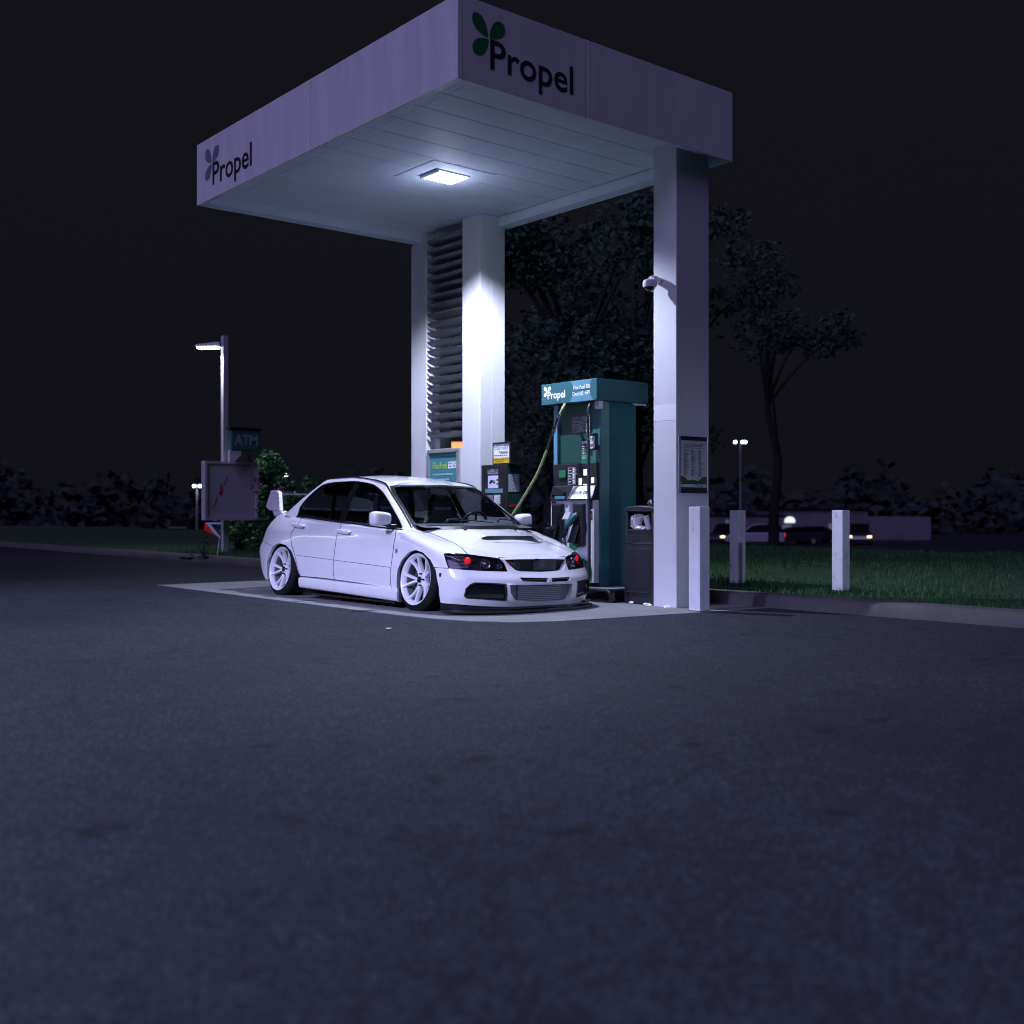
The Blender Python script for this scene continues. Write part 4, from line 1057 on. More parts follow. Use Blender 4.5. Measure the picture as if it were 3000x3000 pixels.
b = MB(); b.prism([(3.0, 1.56), (3.0, 1.437), (3.10, 1.40), (3.515, 1.40), (3.60, 1.50), (3.60, 2.165), (3.0, 2.165), (3.0, 2.12), (3.12, 2.12), (3.12, 1.56)], lambda u, v, d: (u, v, d), Z0, 2.147)
b.build('side_column', M['tealdark'], pm, bevel=.006)
b = MB(); b.box(2.985, 3.05, 2.112, 2.172, 1.485, 2.147); b.build('trim_post', M['teallight'], pm)
b = MB(); b.box(2.93, 2.99, 1.38, 1.45, 2.06, 2.146); b.build('junction_box', M['white'], pm, bevel=.004)
b = MB(); b.box(3.45, 3.63, 1.36, 1.395, 2.125, 2.1465); b.build('under_light', M['white'], pm)
b = MB(); b.box(3.022, 3.04, 1.562, 2.11, 1.49, 2.145); b.build('back_panel', M['greendark'], pm)
# head: dark housing with screens and decals
b = MB(); b.prism([(2.985, 1.085), (2.900, 1.085), (2.955, 1.235), (2.970, 1.242), (2.955, 1.48), (3.0, 1.485), (3.2, 1.485), (3.2, 1.085)], lambda u, v, d: (u, d, v), 1.452, 2.155)
hd = b.build('head', M['charcoal'], pm, bevel=.006)
def decal(mb, x, y1, y0, z0, z1, mi=0, r=0.0): mb.prism(rrect(0, y1 - y0, 0, z1 - z0, r) if r else rect(0, y1 - y0, 0, z1 - z0), onx(x, y1, z0), .001, .005, mi)
XH = 2.953
b = MB(); decal(b, XH, 1.645, 1.56, 1.348, 1.417, 0, .008); decal(b, XH, 1.723, 1.673, 1.245, 1.321, 0, .006); decal(b, XH, 1.525, 1.48, 1.262, 1.325, 0, .006); decal(b, XH, 1.65, 1.56, 1.243, 1.255, 0)
b.build('display', M['lcd'], hd)
b = MB(); decal(b, XH, 2.045, 1.935, 1.335, 1.415); b.build('decal', M['green'], hd)
b = MB()
for k in range(3):
    z = 1.255 + .062 * k
    for (u0, u1, v0, v1) in ((0, .118, 0, .003), (0, .118, .057, .06), (0, .003, 0, .06), (.115, .118, 0, .06), (.075, .105, .008, .026), (.085, .105, .03, .052), (.072, .082, .034, .05), (.012, .05, .024, .034)):
        b.prism(rect(u0, u1, v0, v1), onx(XH, 1.895, z), .001, .004)
addtext(b, 'Sale', onx(XH, 1.792, 1.408), 0, 0, .03, .012, .004); addtext(b, '$', onx(XH, 1.792, 1.408), .038, 0, .008, .013, .004); addtext(b, 'Gallons', onx(XH, 1.792, 1.365), 0, 0, .05, .013, .004)
b.build('button_print', M['print'], hd, fix=False)
b = MB(); b.prism([(1.845, 1.092), (1.465, 1.092), (1.455, 1.11), (1.455, 1.235), (1.792, 1.235)], lambda u, v, d: (2.893 + (v - 1.09) * .367 - d, u, v), .0, .006); pc = b.build('price_card', M['print'], hd)
b = MB(); fp = lambda u, v, d: (2.893 + v * .367 - .0085 - d, 1.80 - u, 1.09 + v)
addtext(b, 'FlexFuel E85', fp, .01, .055, .155, .036, .0, 0); addtext(b, 'DIESEL', fp, .195, .055, .115, .034, .0, 1, bold=.02)
b.build('lettering', [M['olive'], M['ink']], pc, fix=False)
b = MB(); decal(b, 2.897, 2.05, 1.885, 1.093, 1.128); b.build('decal', M['teallight'], hd)
b = MB(); b.prism([(2.13, 1.14), (1.93, 1.14), (1.90, 1.175), (2.10, 1.235)], lambda u, v, d: (2.912 + (v - 1.14) * .367 - d, u, v), .0, .012); b.build('card_tray', M['black'], hd)
# window posters above the head
b = MB(); decal(b, 3.021, 1.905, 1.655, 1.83, 2.005); b.build('notice', M['copydark'], pm)
b = MB(); decal(b, 3.021, 1.745, 1.565, 1.482, 1.75); ps = b.build('poster', M['black'], pm)
b = MB(); b.prism([(0, 0), (.175, 0), (.175, .06), (.0, .155)], onx(3.0155, 1.742, 1.485), .0005, .002); b.build('green_print', M['green'], ps)
b = MB(); fn2 = onx(3.0135, 1.742, 1.485); addtext(b, 'CAN YOU', fn2, .012, .215, .115, .028, .003, bold=.03); addtext(b, 'OR', fn2, .012, .10, .03, .024, .003)
for k, w3 in enumerate((.10, .04, .10)): b.prism(rect(.012, .012 + w3, .182 - .02 * k, .188 - .02 * k), fn2, .001, .003)
for k, w3 in enumerate((.11, .09, .07)): b.prism(rect(.012, .012 + w3, .078 - .013 * k, .081 - .013 * k), fn2, .004, .006)
b.build('lettering', M['print'], ps, fix=False)
# framed price flag beside the hose
b = MB(); b.prism(rrect(0, .135, 0, .185, .012), onx(2.93, 1.548, 1.615), -.015, .012); pf = b.build('price_flag', M['charcoal'], pm, bevel=.004)
b = MB(); b.prism(rect(.026, .112, .020, .150), onx(2.93, 1.548, 1.615), .0125, .016, 0); b.prism(rect(.026, .112, .152, .168), onx(2.93, 1.548, 1.615), .0125, .016, 1)
b.build('flag_sheet', [M['print'], M['purple']], pf)
b = MB(); ff = onx(2.93, 1.548, 1.615); addtext(b, 'DIESEL', ff, .034, .118, .07, .020, .018, 0, bold=.02); addtext(b, 'HPR', ff, .034, .092, .05, .016, .018, 1)
for k in range(3): b.prism(rect(.034, .10 - .01 * k, .066 - .014 * k, .07 - .014 * k), ff, .017, .019)
b.build('lettering', [M['ink'], M['teallight']], pf, fix=False)
# white lower cabinet
b = MB(); b.box(2.925, 3.0, 1.455, 2.155, .185, 1.080); lw = b.build('lower_cabinet', M['white'], pm, bevel=.005)
b = MB(); b.box(2.994, 3.12, 1.45, 2.165, Z0, .184); b.build('plinth', M['black'], pm)
b = MB(); b.box(3.0, 3.06, 2.156, 2.172, .184, 1.084); b.build('edge_trim', M['tealdark'], pm)
b = MB(); fl = onx(2.925, 2.155, .185)
for p0, p1, w3 in (((.02, .62), (.27, .34), .20), ((.56, .70), (.31, .30), .23), ((.66, .02), (.34, .27), .26)):
    P = leafpoly(p0, p1, w3); b.add([fl(u, v, .002) for u, v in P], [tuple(range(len(P)))])
b.build('leaf_print', M['green'], lw, fix=False)
for (u0, v0, mi) in ((.018, .79, 0), (.018, .665, 1), (.605, .80, 2), (.605, .68, 0)):
    b = MB(); b.prism(rect(u0, u0 + .07, v0, v0 + .095), fl, .001, .003, 3); b.prism(rect(u0 + .008, u0 + .062, v0 + .018, v0 + .068), fl, .0035, .005, mi)
    b.build('octane_sticker', [M['orange'], M['lime'], M['green'], M['black']], lw)
b = MB(); b.lathe([(0, .028), (.002, .028), (.002, .024), (0, .024)], fl(.385, .845, .0), (-1, 0, 0), 24, closed=True); addtext(b, 'A', fl, .375, .835, .02, .022, .003); addtext(b, 'A', fl, .262, .83, .018, .022, .003); b.build('badge', M['ink'], lw, fix=False)
# two nozzle boots
for u0 in (.072, .415):
    b = MB()
    P = [(.985, 0), (1.045, .02), (1.05, .10), (.60, .14), (.56, .10), (.56, .0)]
    b.box(2.865, 2.924, 2.155 - u0 - .165, 2.155 - u0, .585, 1.045)
    bt = b.build('nozzle_boot', M['charcoal'], pm, bevel=.02, seg=3)
    b = MB(); b.prism(rect(.018, .135, .235, .43), onx(2.865, 2.155 - u0, .585), .0005, .003); b.build('boot_recess', M['black'], bt)
    b = MB(); b.prism([(.0, .02), (.115, .02), (.135, .21), (.03, .21)], lambda u, v, d, u0=u0: (2.855 - .03 * (1 - v / .21) - d, 2.155 - u0 - u + .03 * (1 - v / .21), .595 + v), .0, .012); b.build('boot_lip', M['charcoal'], bt, bevel=.004)
# nozzles: hold-open grip, spout and splash collar
def nozzle(y, z, mt, nm):
    n_ = thing('fuel_nozzle', (2.84, y, z), nm, 'fuel nozzle', None); return n_
nz = nozzle(1.70, .80, None, 'teal fuel nozzle resting in the right boot, spout hanging forward with a white tag')
b = MB(); b.tube([(2.86, 1.645, .925), (2.83, 1.69, .88), (2.80, 1.735, .815), (2.79, 1.75, .80)], [.028, .042, .040, .030], 14); nb_ = b.build('nozzle_body', M['tealdark'], nz, smooth=60)
b = MB(); b.tube([(2.80, 1.735, .80), (2.785, 1.775, .70), (2.782, 1.785, .665)], [.024, .022, .018], 12); b.build('grip', M['black'], nz, smooth=60)
b = MB(); b.tube([(2.782, 1.785, .665), (2.780, 1.788, .645), (2.79, 1.80, .61), (2.80, 1.835, .575), (2.81, 1.86, .53)], [.018, .020, .013, .012, .011], 12); b.build('spout', M['chrome'], nz, smooth=60)
b = MB(); b.tube([(2.80, 1.70, .80), (2.79, 1.725, .72), (2.79, 1.74, .69)], [.006, .005, .006], 8); b.build('trigger', M['chrome'], nz, smooth=60)
b = MB(); b.prism([(0, 0), (.10, .012), (.145, .085), (.05, .075)], onx(2.80, 1.825, .868), .0, .006); b.build('tag', M['print'], nz)
nz2 = nozzle(2.05, .74, None, 'black fuel nozzle lying in the left boot of the dispenser')
b = MB(); b.tube([(2.88, 1.98, .80), (2.86, 2.02, .765), (2.84, 2.07, .745), (2.83, 2.11, .755), (2.83, 2.14, .735)], [.025, .038, .036, .026, .012], 14); b.build('nozzle_body', M['black'], nz2, smooth=60)
b = MB(); b.tube([(2.83, 2.06, .78), (2.82, 2.08, .815), (2.82, 2.11, .81), (2.83, 2.12, .77)], .008, 8); b.build('guard', M['blackgloss'], nz2, smooth=60)
# hoses
h1 = thing('fuel_hose', (2.72, 2.0, 2.1), 'yellow green fuel hose with chrome breakaway hanging down to the car', 'fuel hose', None)
b = MB(); b.tube([(2.95, 1.93, 2.165), (2.80, 1.80, 2.10), (2.76, 1.815, 2.02)], [.016, .018, .018], 10); b.tube([(2.70, 1.961, 1.633), (2.66, 2.09, 1.359), (2.58, 2.26, 1.07), (2.51, 2.44, .80), (2.50, 2.58, .60), (2.62, 2.68, .42), (2.86, 2.60, .34), (2.93, 2.25, .45)], .0165, 10); b.build('hose', M['hoseg'], h1, smooth=60)
b = MB(); b.tube([(2.765, 1.812, 2.03), (2.745, 1.84, 1.95), (2.735, 1.865, 1.88), (2.72, 1.90, 1.79)], [.017, .020, .021, .016], 10); b.cyl((2.748, 1.836, 1.962), (2.745, 1.842, 1.945), .025, n=12); b.cyl((2.735, 1.865, 1.885), (2.733, 1.87, 1.868), .025, n=12); b.build('breakaway', M['chrome'], h1, smooth=50)
b = MB(); b.tube([(2.72, 1.90, 1.79), (2.71, 1.935, 1.70), (2.70, 1.961, 1.630)], [.017, .021, .019], 10); b.build('hose_sleeve', M['charcoal'], h1, smooth=60)
h2 = thing('fuel_hose', (2.88, 1.47, 2.1), 'dark blue fuel hose hanging straight down the front of the dispenser', 'fuel hose', None)
b = MB(); b.tube([(2.93, 1.476, 2.15), (2.872, 1.476, 2.08), (2.865, 1.478, 2.0)], .018, 10); b.tube([(2.865, 1.48, 1.72), (2.865, 1.476, 1.4), (2.865, 1.468, .9), (2.865, 1.468, .45), (2.862, 1.47, .24), (2.85, 1.52, .175), (2.86, 1.60, .20), (2.93, 1.62, .32)], .018, 10); b.build('hose', M['hosed'], h2, smooth=60)
b = MB(); b.tube([(2.865, 1.478, 2.0), (2.865, 1.48, 1.9), (2.865, 1.48, 1.80), (2.865, 1.48, 1.71)], [.016, .022, .020, .016], 12); 
for z in (1.965, 1.90, 1.83): b.cyl((2.865, 1.48, z), (2.865, 1.48, z - .018), .026, n=12)
b.build('breakaway', M['chrome'], h2, smooth=50)

# ================================================================== PAYMENT KIOSK
kk = thing('payment_kiosk', (3.06, 3.2, 0.142), 'black pay at the pump kiosk with lit card screen and START HERE sign on top', 'kiosk')
b = MB(); b.box(2.95, 3.175, 2.972, 3.455, .142, 1.516); kb = b.build('cabinet', M['charcoal'], kk, bevel=.008)
fk = onx(2.95, 3.455, 0)
b = MB(); b.box(2.97, 3.06, 2.895 + .03, 3.262, 1.518, 1.782); sg_ = b.build('sign_frame', M['black'], kk, bevel=.005)
fs_ = onx(2.97, 3.262, 1.518)
b = MB(); b.prism(rect(.028, .318, .078, .240), fs_, .001, .004, 0); b.prism(rect(.028, .318, .014, .076), fs_, .001, .004, 1); b.prism(rect(.028, .318, .216, .240), fs_, .0042, .005, 2)
b.build('sign_sheet', [M['print'], M['yellow'], M['copydark']], sg_)
b = MB(); addtext(b, 'START HERE', fs_, .042, .172, .262, .040, .006)
for k in range(3): b.prism(rect(.11 + .02 * k, .305, .148 - .010 * k, .151 - .010 * k), fs_, .004, .006)
for k in range(7): b.prism(rect(.045 + .036 * k, .068 + .036 * k, .100, .110), fs_, .004, .006)
addtext(b, 'PREMISES ARE PROTECTED BY', fs_, .042, .052, .262, .013, .006, bold=.03); addtext(b, 'VIDEO SURVEILLANCE', fs_, .055, .028, .17, .013, .006, bold=.03)
b.build('lettering', M['ink'], sg_, fix=False)
b = MB(); b.prism(rrect(.06, .455, 1.02, 1.475, .01), fk, .001, .004); b.build('bezel', M['black'], kb)
b = MB(); b.prism(rect(.145, .335, 1.235, 1.385), fk, .005, .009); sc_ = b.build('screen', M['screen'], kb)
b = MB(); b.prism([(.17, 1.30), (.19, 1.33), (.225, 1.335), (.255, 1.318), (.245, 1.305), (.215, 1.298), (.20, 1.28), (.18, 1.285)], fk, .0095, .011); b.prism(rect(.225, .285, 1.322, 1.328), fk, .0095, .011); b.prism(rect(.245, .285, 1.29, 1.312), fk, .0095, .011)
b.prism(rect(.31, .335, 1.275, 1.295), fk, .0095, .011); b.prism(rect(.31, .335, 1.32, 1.345), fk, .0095, .011); b.build('pictogram', M['ink'], sc_)
b = MB(); b.prism(rect(.135, .335, 1.40, 1.462), fk, .005, .008); b.build('label', M['copydark'], kb)
b = MB(); b.prism(rect(.09, .425, 1.178, 1.228), fk, .005, .008); b.build('teal_strip', M['teallight'], kb)
b = MB(); b.prism(rect(.10, .24, 1.055, 1.150), fk, .005, .012, 1); b.prism(rect(.26, .385, 1.040, 1.155), fk, .005, .012, 0); kp = b.build('keypad', [M['alu'], M['copydark']], kb, bevel=.003)
b = MB()
for i in range(3):
    for j in range(4): b.prism(rrect(.27 + .037 * i, .298 + .037 * i, 1.052 + .025 * j, 1.070 + .025 * j, .004), fk, .0125, .017)
b.build('key', M['paper'], kp)
fy = ony(2.95, 2.972, 0)
b = MB(); b.prism(rect(.012, .222, .30, 1.508), fy, .0008, .003); b.build('side_poster', M['greendark'], kb)
b = MB(); b.prism(rect(.028, .195, 1.19, 1.40), fy, .0035, .006); b.build('side_notice', M['copy'], kb)
b = MB(); b.prism([(.04, 1.015), (.06, 1.042), (.205, 1.045), (.15, 1.025), (.07, 1.008)], fy, .0035, .006); b.build('red_mark', mat('red_print', (.55, .01, .012), .4), kb)

# ================================================================== POSTER between the far pillars
po = thing('poster_frame', (3.0, 4.33, 1.2), 'framed teal fuel poster mounted on the wall between the two far pillars', 'poster')
b = MB(); fq = onx(3.045, 4.672, .92)
W3, H3 = .688, .83
for r in (rect(0, W3, 0, .045), rect(0, W3, H3 - .045, H3), rect(0, .045, .046, H3 - .046), rect(W3 - .045, W3, .046, H3 - .046)): b.prism(r, fq, .0, .045)
b.build('frame', M['alu'], po, bevel=.006)
b = MB(); b.prism(rect(.045, W3 - .045, .045, H3 - .045), fq, .002, .012); b.build('sheet', M['tealsign'], po)
b = MB(); b.prism([(W3 - .046, .33), (W3 - .046, .045), (.10, .045), (.30, .14), (.48, .24)], fq, .0125, .014); b.build('green_print', M['greendark'], po)
b = MB(); addtext(b, 'FlexFuel', fq, .095, .585, .32, .088, .016, 0, shear=.2, bold=.008); addtext(b, 'E85', fq, .43, .585, .185, .088, .016, 1, shear=.2, bold=.03)
for k, (tx, w3) in enumerate((('Increases power & acceleration', .43), ('High-octane performance', .35), ('Reduces emissions & pollution', .43))): addtext(b, tx, fq, .105, .505 - .066 * k, w3, .024, .016, 1, bold=.015)
addtext(b, 'Cleaner air, lower carbon fuel', fq, .105, .315, .31, .017, .016, 1)
b.build('lettering', [M['lime'], M['print']], po, fix=False)
# a plain electrical box low on the middle pillar
b = MB(); b.box(2.93, 3.0, 3.58, 3.82, .60, .93); t = thing('electrical_box', (2.96, 3.7, .6), 'plain grey electrical box on the middle pillar, seen through the windscreen', 'utility box'); b.build('case', M['alu'], t, bevel=.006)
b = MB(); b.prism(rect(.015, .225, .015, .315), onx(2.93, 3.82, .60), .0005, .006); b.build('lid', M['alu'], t, bevel=.003)

# ================================================================== NOTICE BOARD and security camera on the near pillar
nbd = thing('notice_board', (3.07, .18, 1.14), 'aluminium framed notice on the near pillar listing cars that can use the fuel', 'notice board')
fn3 = ony(2.838, .18, 1.14)
b = MB()
for r in (rect(.030, .425, 0, .04), rect(.030, .425, .522, .562)): b.prism(r, fn3, .0, .016, 1)
for r in (rect(0, .030, .0, .562), rect(.425, .455, .0, .562)): b.prism(r, fn3, .0, .020, 0)
b.build('frame', [M['alu'], M['charcoal']], nbd, bevel=.004)
b = MB(); b.prism(rect(.03, .425, .04, .522), fn3, .001, .008); b.build('sheet', M['paper'], nbd)
b = MB()
b.prism([(.03, .17), (.09, .16), (.16, .118), (.03, .098)], fn3, .009, .0105, 0); b.prism([(.425, .165), (.36, .16), (.30, .118), (.425, .098)], fn3, .009, .0105, 0)
b.prism([(.03, .090), (.10, .118), (.22, .130), (.34, .118), (.425, .090), (.425, .088), (.03, .088)], fn3, .011, .012, 1)
b.prism([(.03, .041), (.425, .041), (.425, .056), (.03, .056)], fn3, .009, .0105, 2)
b.build('band_print', [M['olive'], M['green'], M['purple']], nbd, fix=False)
b = MB(); addtext(b, 'Can you drive E85?', fn3, .085, .462, .29, .034, .010, 0, bold=.01)
b.prism(rect(.08, .38, .446, .450), fn3, .009, .010)
r9 = random.Random(3)
for c_ in range(3):
    for k in range(40):
        z = .425 - .0066 * k
        if r9.random() < .12: continue
        w3 = r9.uniform(.03, .075); b.prism(rect(.085 + .108 * c_, .085 + .108 * c_ + w3, z, z + .0032), fn3, .009, .0100)
propel(b, fn3, .285, .066, .015, .075, .0125, 0, 0)
b.build('lettering', mat('grey_print', (.16, .16, .22), .5), nbd, fix=False)
b = MB(); b.prism(rect(.031, .424, .041, .521), fn3, .0135, .0150); b.build('pane', glass('notice_pane', (.99, .99, .99), .004), nbd)
sc = thing('security_camera', (2.76, .40, 3.22), 'small white dome security camera high on the near pillar', 'security camera')
b = MB(); b.box(2.70, 2.8245, .36, .46, 3.245, 3.275); b.tube([(2.82, .41, 3.26), (2.75, .41, 3.27), (2.70, .41, 3.26)], [.035, .035, .03], 12); b.build('bracket', M['white'], sc, bevel=.006)
b = MB(); b.lathe([(.055, 0), (.055, .05), (.045, .068), (.0, .072), (-.02, .062)], (2.69, .41, 3.20), (0, 0, 1), 28); b.build('housing', M['white'], sc, smooth=50)
b = MB(); b.ball((2.69, .41, 3.182), .052, 20); b.build('dome', M['blackgloss'], sc, smooth=60)

# ================================================================== BIN, litter
bn = thing('litter_bin', (3.05, .73, 0), 'dark plastic litter bin overflowing with cups beside the near pillar', 'bin')
b = MB(); b.box(2.862, 3.30, .515, .945, .0, .636); b.build('base', M['charcoal'], bn, bevel=.02, seg=3)
b = MB(); b.prism(rrect(.05, .38, .165, .58, .02), onx(2.862, .945, 0), -.002, .004); b.build('door_panel', M['charcoal'], bn, bevel=.006)
b = MB(); b.prism(rect(.03, .37, .120, .132), onx(2.862, .945, 0), -.002, .010); b.prism(rect(.0, .43, .630, .642), onx(2.862, .945, 0), -.002, .006); b.prism(rect(.03, .36, .700, .708), onx(2.862, .945, 0), -.002, .008); b.prism(rect(.035, .40, .762, .772), onx(2.862, .945, 0), -.002, .012); b.build('ledge', M['charcoal'], bn, bevel=.003)
b = MB()
b.box(2.868, 3.29, .525, .560, .640, .96); b.box(2.868, 3.29, .893, .930, .640, .96); b.box(2.868, 2.885, .5605, .8925, .640, .768); b.box(3.26, 3.29, .5605, .8925, .640, .96)
b.build('hood', M['charcoal'], bn, bevel=.008)
b = MB(); b.prism([(.925, .955), (.935, .985), (.90, 1.004), (.73, 1.016), (.56, 1.004), (.52, .985), (.53, .955)], lambda u, v, d: (d, u, v), 2.860, 3.30); b.build('lid', M['charcoal'], bn, bevel=.012, seg=3)
b = MB(); b.box(2.90, 3.25, .562, .891, .62, .70); b.box(3.20, 3.24, .562, .891, .70, .95); b.build('inner_liner', M['black'], bn)
def cup(loc, axis, label, r0=.030, r1=.042, h=.12, mt='paper', name='paper_cup', cat='cup'):
    c = thing(name, loc, label, cat); ax = Vector(axis).normalized(); p = Vector(loc)
    q = MB(); q.lathe([(0, 0), (0, r0), (h, r1), (h + .003, r1 + .002), (h, r1 - .003), (.004, r0 - .003), (.004, 0)], p, ax, 24); q.build('cup_wall', M[mt], c, smooth=50); return c
cup((2.93, .80, .79), (-.25, -.35, .9), 'large white paper cup leaning in the middle of the bin opening', .036, .050, .13)
cup((2.92, .635, .775), (-.15, .18, .95), 'narrow white cup with green print at the right of the bin opening', .028, .036, .14)
cup((3.02, .66, .79), (-.1, .25, .9), 'dark green cup standing behind the white cups in the bin', .036, .046, .15, 'greendark')
def crumple(name, c, r, label, cat, mt='paper', n=3, sc=(1, 1, 1)):
    bm = bmesh.new(); bmesh.ops.create_icosphere(bm, subdivisions=n, radius=r)
    q = random.Random(hash(label) % 1000)
    for v in bm.verts: v.co = Vector((v.co.x * sc[0], v.co.y * sc[1], v.co.z * sc[2])) * q.uniform(.68, 1.15)
    me = bpy.data.meshes.new(name); bm.to_mesh(me); bm.free(); me.materials.append(M[mt]); o = bpy.data.objects.new(name, me); COL.objects.link(o); o.location = c; return tag(o, label, cat)
crumple('plastic_bag', (2.93, .850, .845), .065, 'crumpled pale plastic bag at the left of the bin opening', 'plastic bag', 'paper', 3, (.8, .7, 1.25))
crumple('paper_napkin', (2.90, .74, .785), .05, 'crumpled white napkin on the lip of the bin opening', 'napkin', 'paper', 3, (.7, 1.5, .5))
crumple('foil_ball', (2.95, .655, 1.045), .030, 'small shiny crumpled foil on top of the bin lid', 'foil', 'chrome', 2, (1, 1, 1.15))
crumple('paper_scrap', (2.83, .805, .018), .026, 'small white paper ball on the ground in front of the bin', 'litter', 'paper', 2, (1, 1, .75))
crumple('paper_scrap', (2.80, .545, .016), .05, 'torn white wrapper on the ground between bin and pillar', 'litter', 'paper', 2, (.6, 1.2, .4))
crumple('paper_scrap', (2.79, .27, .013), .045, 'clear crumpled wrapper on the ground at the near pillar foot', 'litter', 'paper', 2, (.5, 1.1, .35))
crumple('paper_scrap', (-.452, .331, .006), .024, 'pale scrap lying on the asphalt beside the concrete pad, before the front wheel', 'litter', 'paper', 2, (1.2, .8, .25))

# ================================================================== BOLLARDS
def bollard(x, y, z, mt, label, s=.14, h=1.0):
    o = thing('bollard', (x, y, z), label, 'bollard', 'square white bollards')
    q = MB(); q.box(x - s / 2, x + s / 2, y - s / 2, y + s / 2, z - .06, z + h); q.build('post', mt, o, bevel=.005)
    q = MB(); q.box(x - s / 2 - .001, x + s / 2 + .001, y - s / 2 - .001, y + s / 2 + .001, z - .055, z + .012); q.build('base_stain', M['kerb'], o); return o
bollard(2.75, -.178, 0, M['bollard'], 'chipped white square bollard standing right against the near pillar')
bollard(4.833, 1.053, .12, M['bollard2'], 'smudged white square bollard on the lawn, nearer the pillar', .13, .85)
bollard(4.70, -.425, .12, M['bollard'], 'cracked white square bollard on the lawn, far right beside the kerb', .13, .85)

# ================================================================== LEFT: lamp post, sign cabinet, shrub
def dirpt(px, py, d): return at(px, py, d)
P0 = at(424, 1037, 24); px0, py0 = P0.x, P0.y
lp = thing('street_lamp', (px0, py0, .13), 'tall square lamp post with a lit LED head beside the ATM sign', 'street lamp', 'lamp posts')
zt = at(424, 634, 24).z
b = MB(); b.box(px0 - .058, px0 + .058, py0 - .058, py0 + .058, .10, zt); b.build('post', M['pole'], lp, bevel=.006)
hz = at(405, 652, 24).z
b = MB(); b.prism([(.09, .03), (.55, -.02), (.60, -.05), (.58, -.07), (.09, -.06)], lambda u, v, d: (px0 - u * .78 + d * .63, py0 + u * .63 + d * .78, hz + v + .03), -.13, .13); hdm = b.build('lamp_head', M['white'], lp)
b = MB(); b.prism([(.13, -.062), (.56, -.072), (.56, -.095), (.13, -.085)], lambda u, v, d: (px0 - u * .78 + d * .63, py0 + u * .63 + d * .78, hz + v + .03), -.12, .12); b.build('lamp_lens', M['lamphead'], hdm)
def spot(name, loc, tgt, e, size, blend, col, soft):
    l = bpy.data.lights.new(name, 'SPOT'); l.energy = e; l.spot_size = math.radians(size); l.spot_blend = blend; l.color = col; l.shadow_soft_size = soft
    o = bpy.data.objects.new(name, l); COL.objects.link(o); o.location = loc; o.rotation_euler = (Vector(tgt) - Vector(loc)).to_track_quat('-Z', 'Y').to_euler(); return o
spot('street_lamp_light', (px0 - .3, py0 + .22, hz - .10), (px0 - .3, py0 + .2, 0), 210, 155, .4, (.80, .84, 1), .12)
for k in range(3):
    pass
# sign cabinet, seen from its blank back
c0 = at(386, 873, 23.4); c1 = at(470, 992, 23.4)
sgx = c0.x; sgy = c0.y
cab = thing('sign_cabinet', (sgx + .5, sgy, .95), 'blank back of a square grey sign cabinet with red scratches on the lamp post', 'sign')
b = MB(); b.box(sgx, sgx + 1.20, sgy, sgy + .16, .78, 2.00); b.build('case', M['pole'], cab, bevel=.01)
b = MB(); fc = ony(sgx, sgy, .78)
for r in (rect(0, 1.2, 0, .05), rect(0, 1.2, 1.17, 1.22), rect(0, .05, .051, 1.169), rect(1.15, 1.2, .051, 1.169)): b.prism(r, fc, .0, .03)
b.build('rim', M['pole'], cab)
b = MB(); b.prism([(.36, .50), (.40, .58), (.38, .70), (.33, .78), (.35, .62), (.30, .56)], fc, .002, .004); b.tube([fc(.16, .25, .004), fc(.23, .34, .004), fc(.26, .48, .004)], .006, 6); b.tube([fc(.38, .70, .004), fc(.46, .80, .004), fc(.50, .92, .004)], .004, 6); b.build('scratch', mat('red_scratch', (.42, .012, .03), .6), cab, fix=False)
# ATM sign on its bracket
a0 = at(434, 812, 23.5)
atm = thing('atm_sign', (a0.x + .3, a0.y, 2.3), 'dark green hanging ATM sign on a bracket of the lamp post', 'sign')
b = MB(); b.box(a0.x + .02, a0.x + .68, a0.y, a0.y + .14, 2.22, 2.66); b.build('panel', mat('atm_panel', (.05, .15, .14), .5), atm, bevel=.03)
b = MB(); b.box(a0.x - .02, a0.x + .72, a0.y - .02, a0.y + .16, 2.662, 2.71); b.build('cap', M['black'], atm, bevel=.006)
b = MB(); addtext(b, 'ATM', ony(a0.x, a0.y, 2.22), .09, .13, .54, .215, .004, bold=.03); b.build('lettering', mat('worn_white', (.30, .36, .35), .6), atm, fix=False)
b = MB(); b.prism([(0, 0), (.10, 0), (.26, .16), (.26, .25), (0, .25)], ony(a0.x + .0, a0.y + .02, 1.98), -.06, .0); b.build('bracket', M['white'], atm)
# leaf and flower scatter
def leaves(n, fn, size, mb, mi=0, droop=.3):
    vs = []; fs = []
    for k in range(n):
        c = fn(k); s_ = size * rng.uniform(.6, 1.4); d = rng.normal(size=3); d /= np.linalg.norm(d); d[2] = d[2] * .6 - droop * .3
        u = np.cross(d, rng.normal(size=3)); u /= np.linalg.norm(u) + 1e-9
        i = len(vs); c = np.array(c)
        vs += [tuple(c), tuple(c + d * s_ * .5 + u * s_ * .25), tuple(c + d * s_), tuple(c + d * s_ * .5 - u * s_ * .25)]; fs.append((i, i + 1, i + 2, i + 3))
    mb.add(vs, fs, mi)
def clump_fn(centres, radii, zs=1.0):
    def f(k):
        i = rng.integers(len(centres)); d = rng.normal(size=3); d /= np.linalg.norm(d); r = radii[i] * rng.uniform(.35, 1.0) ** .5
        return np.array(centres[i]) + d * r * np.array((1, 1, zs))
    return f
sb0 = at(510, 1040, 24.6)
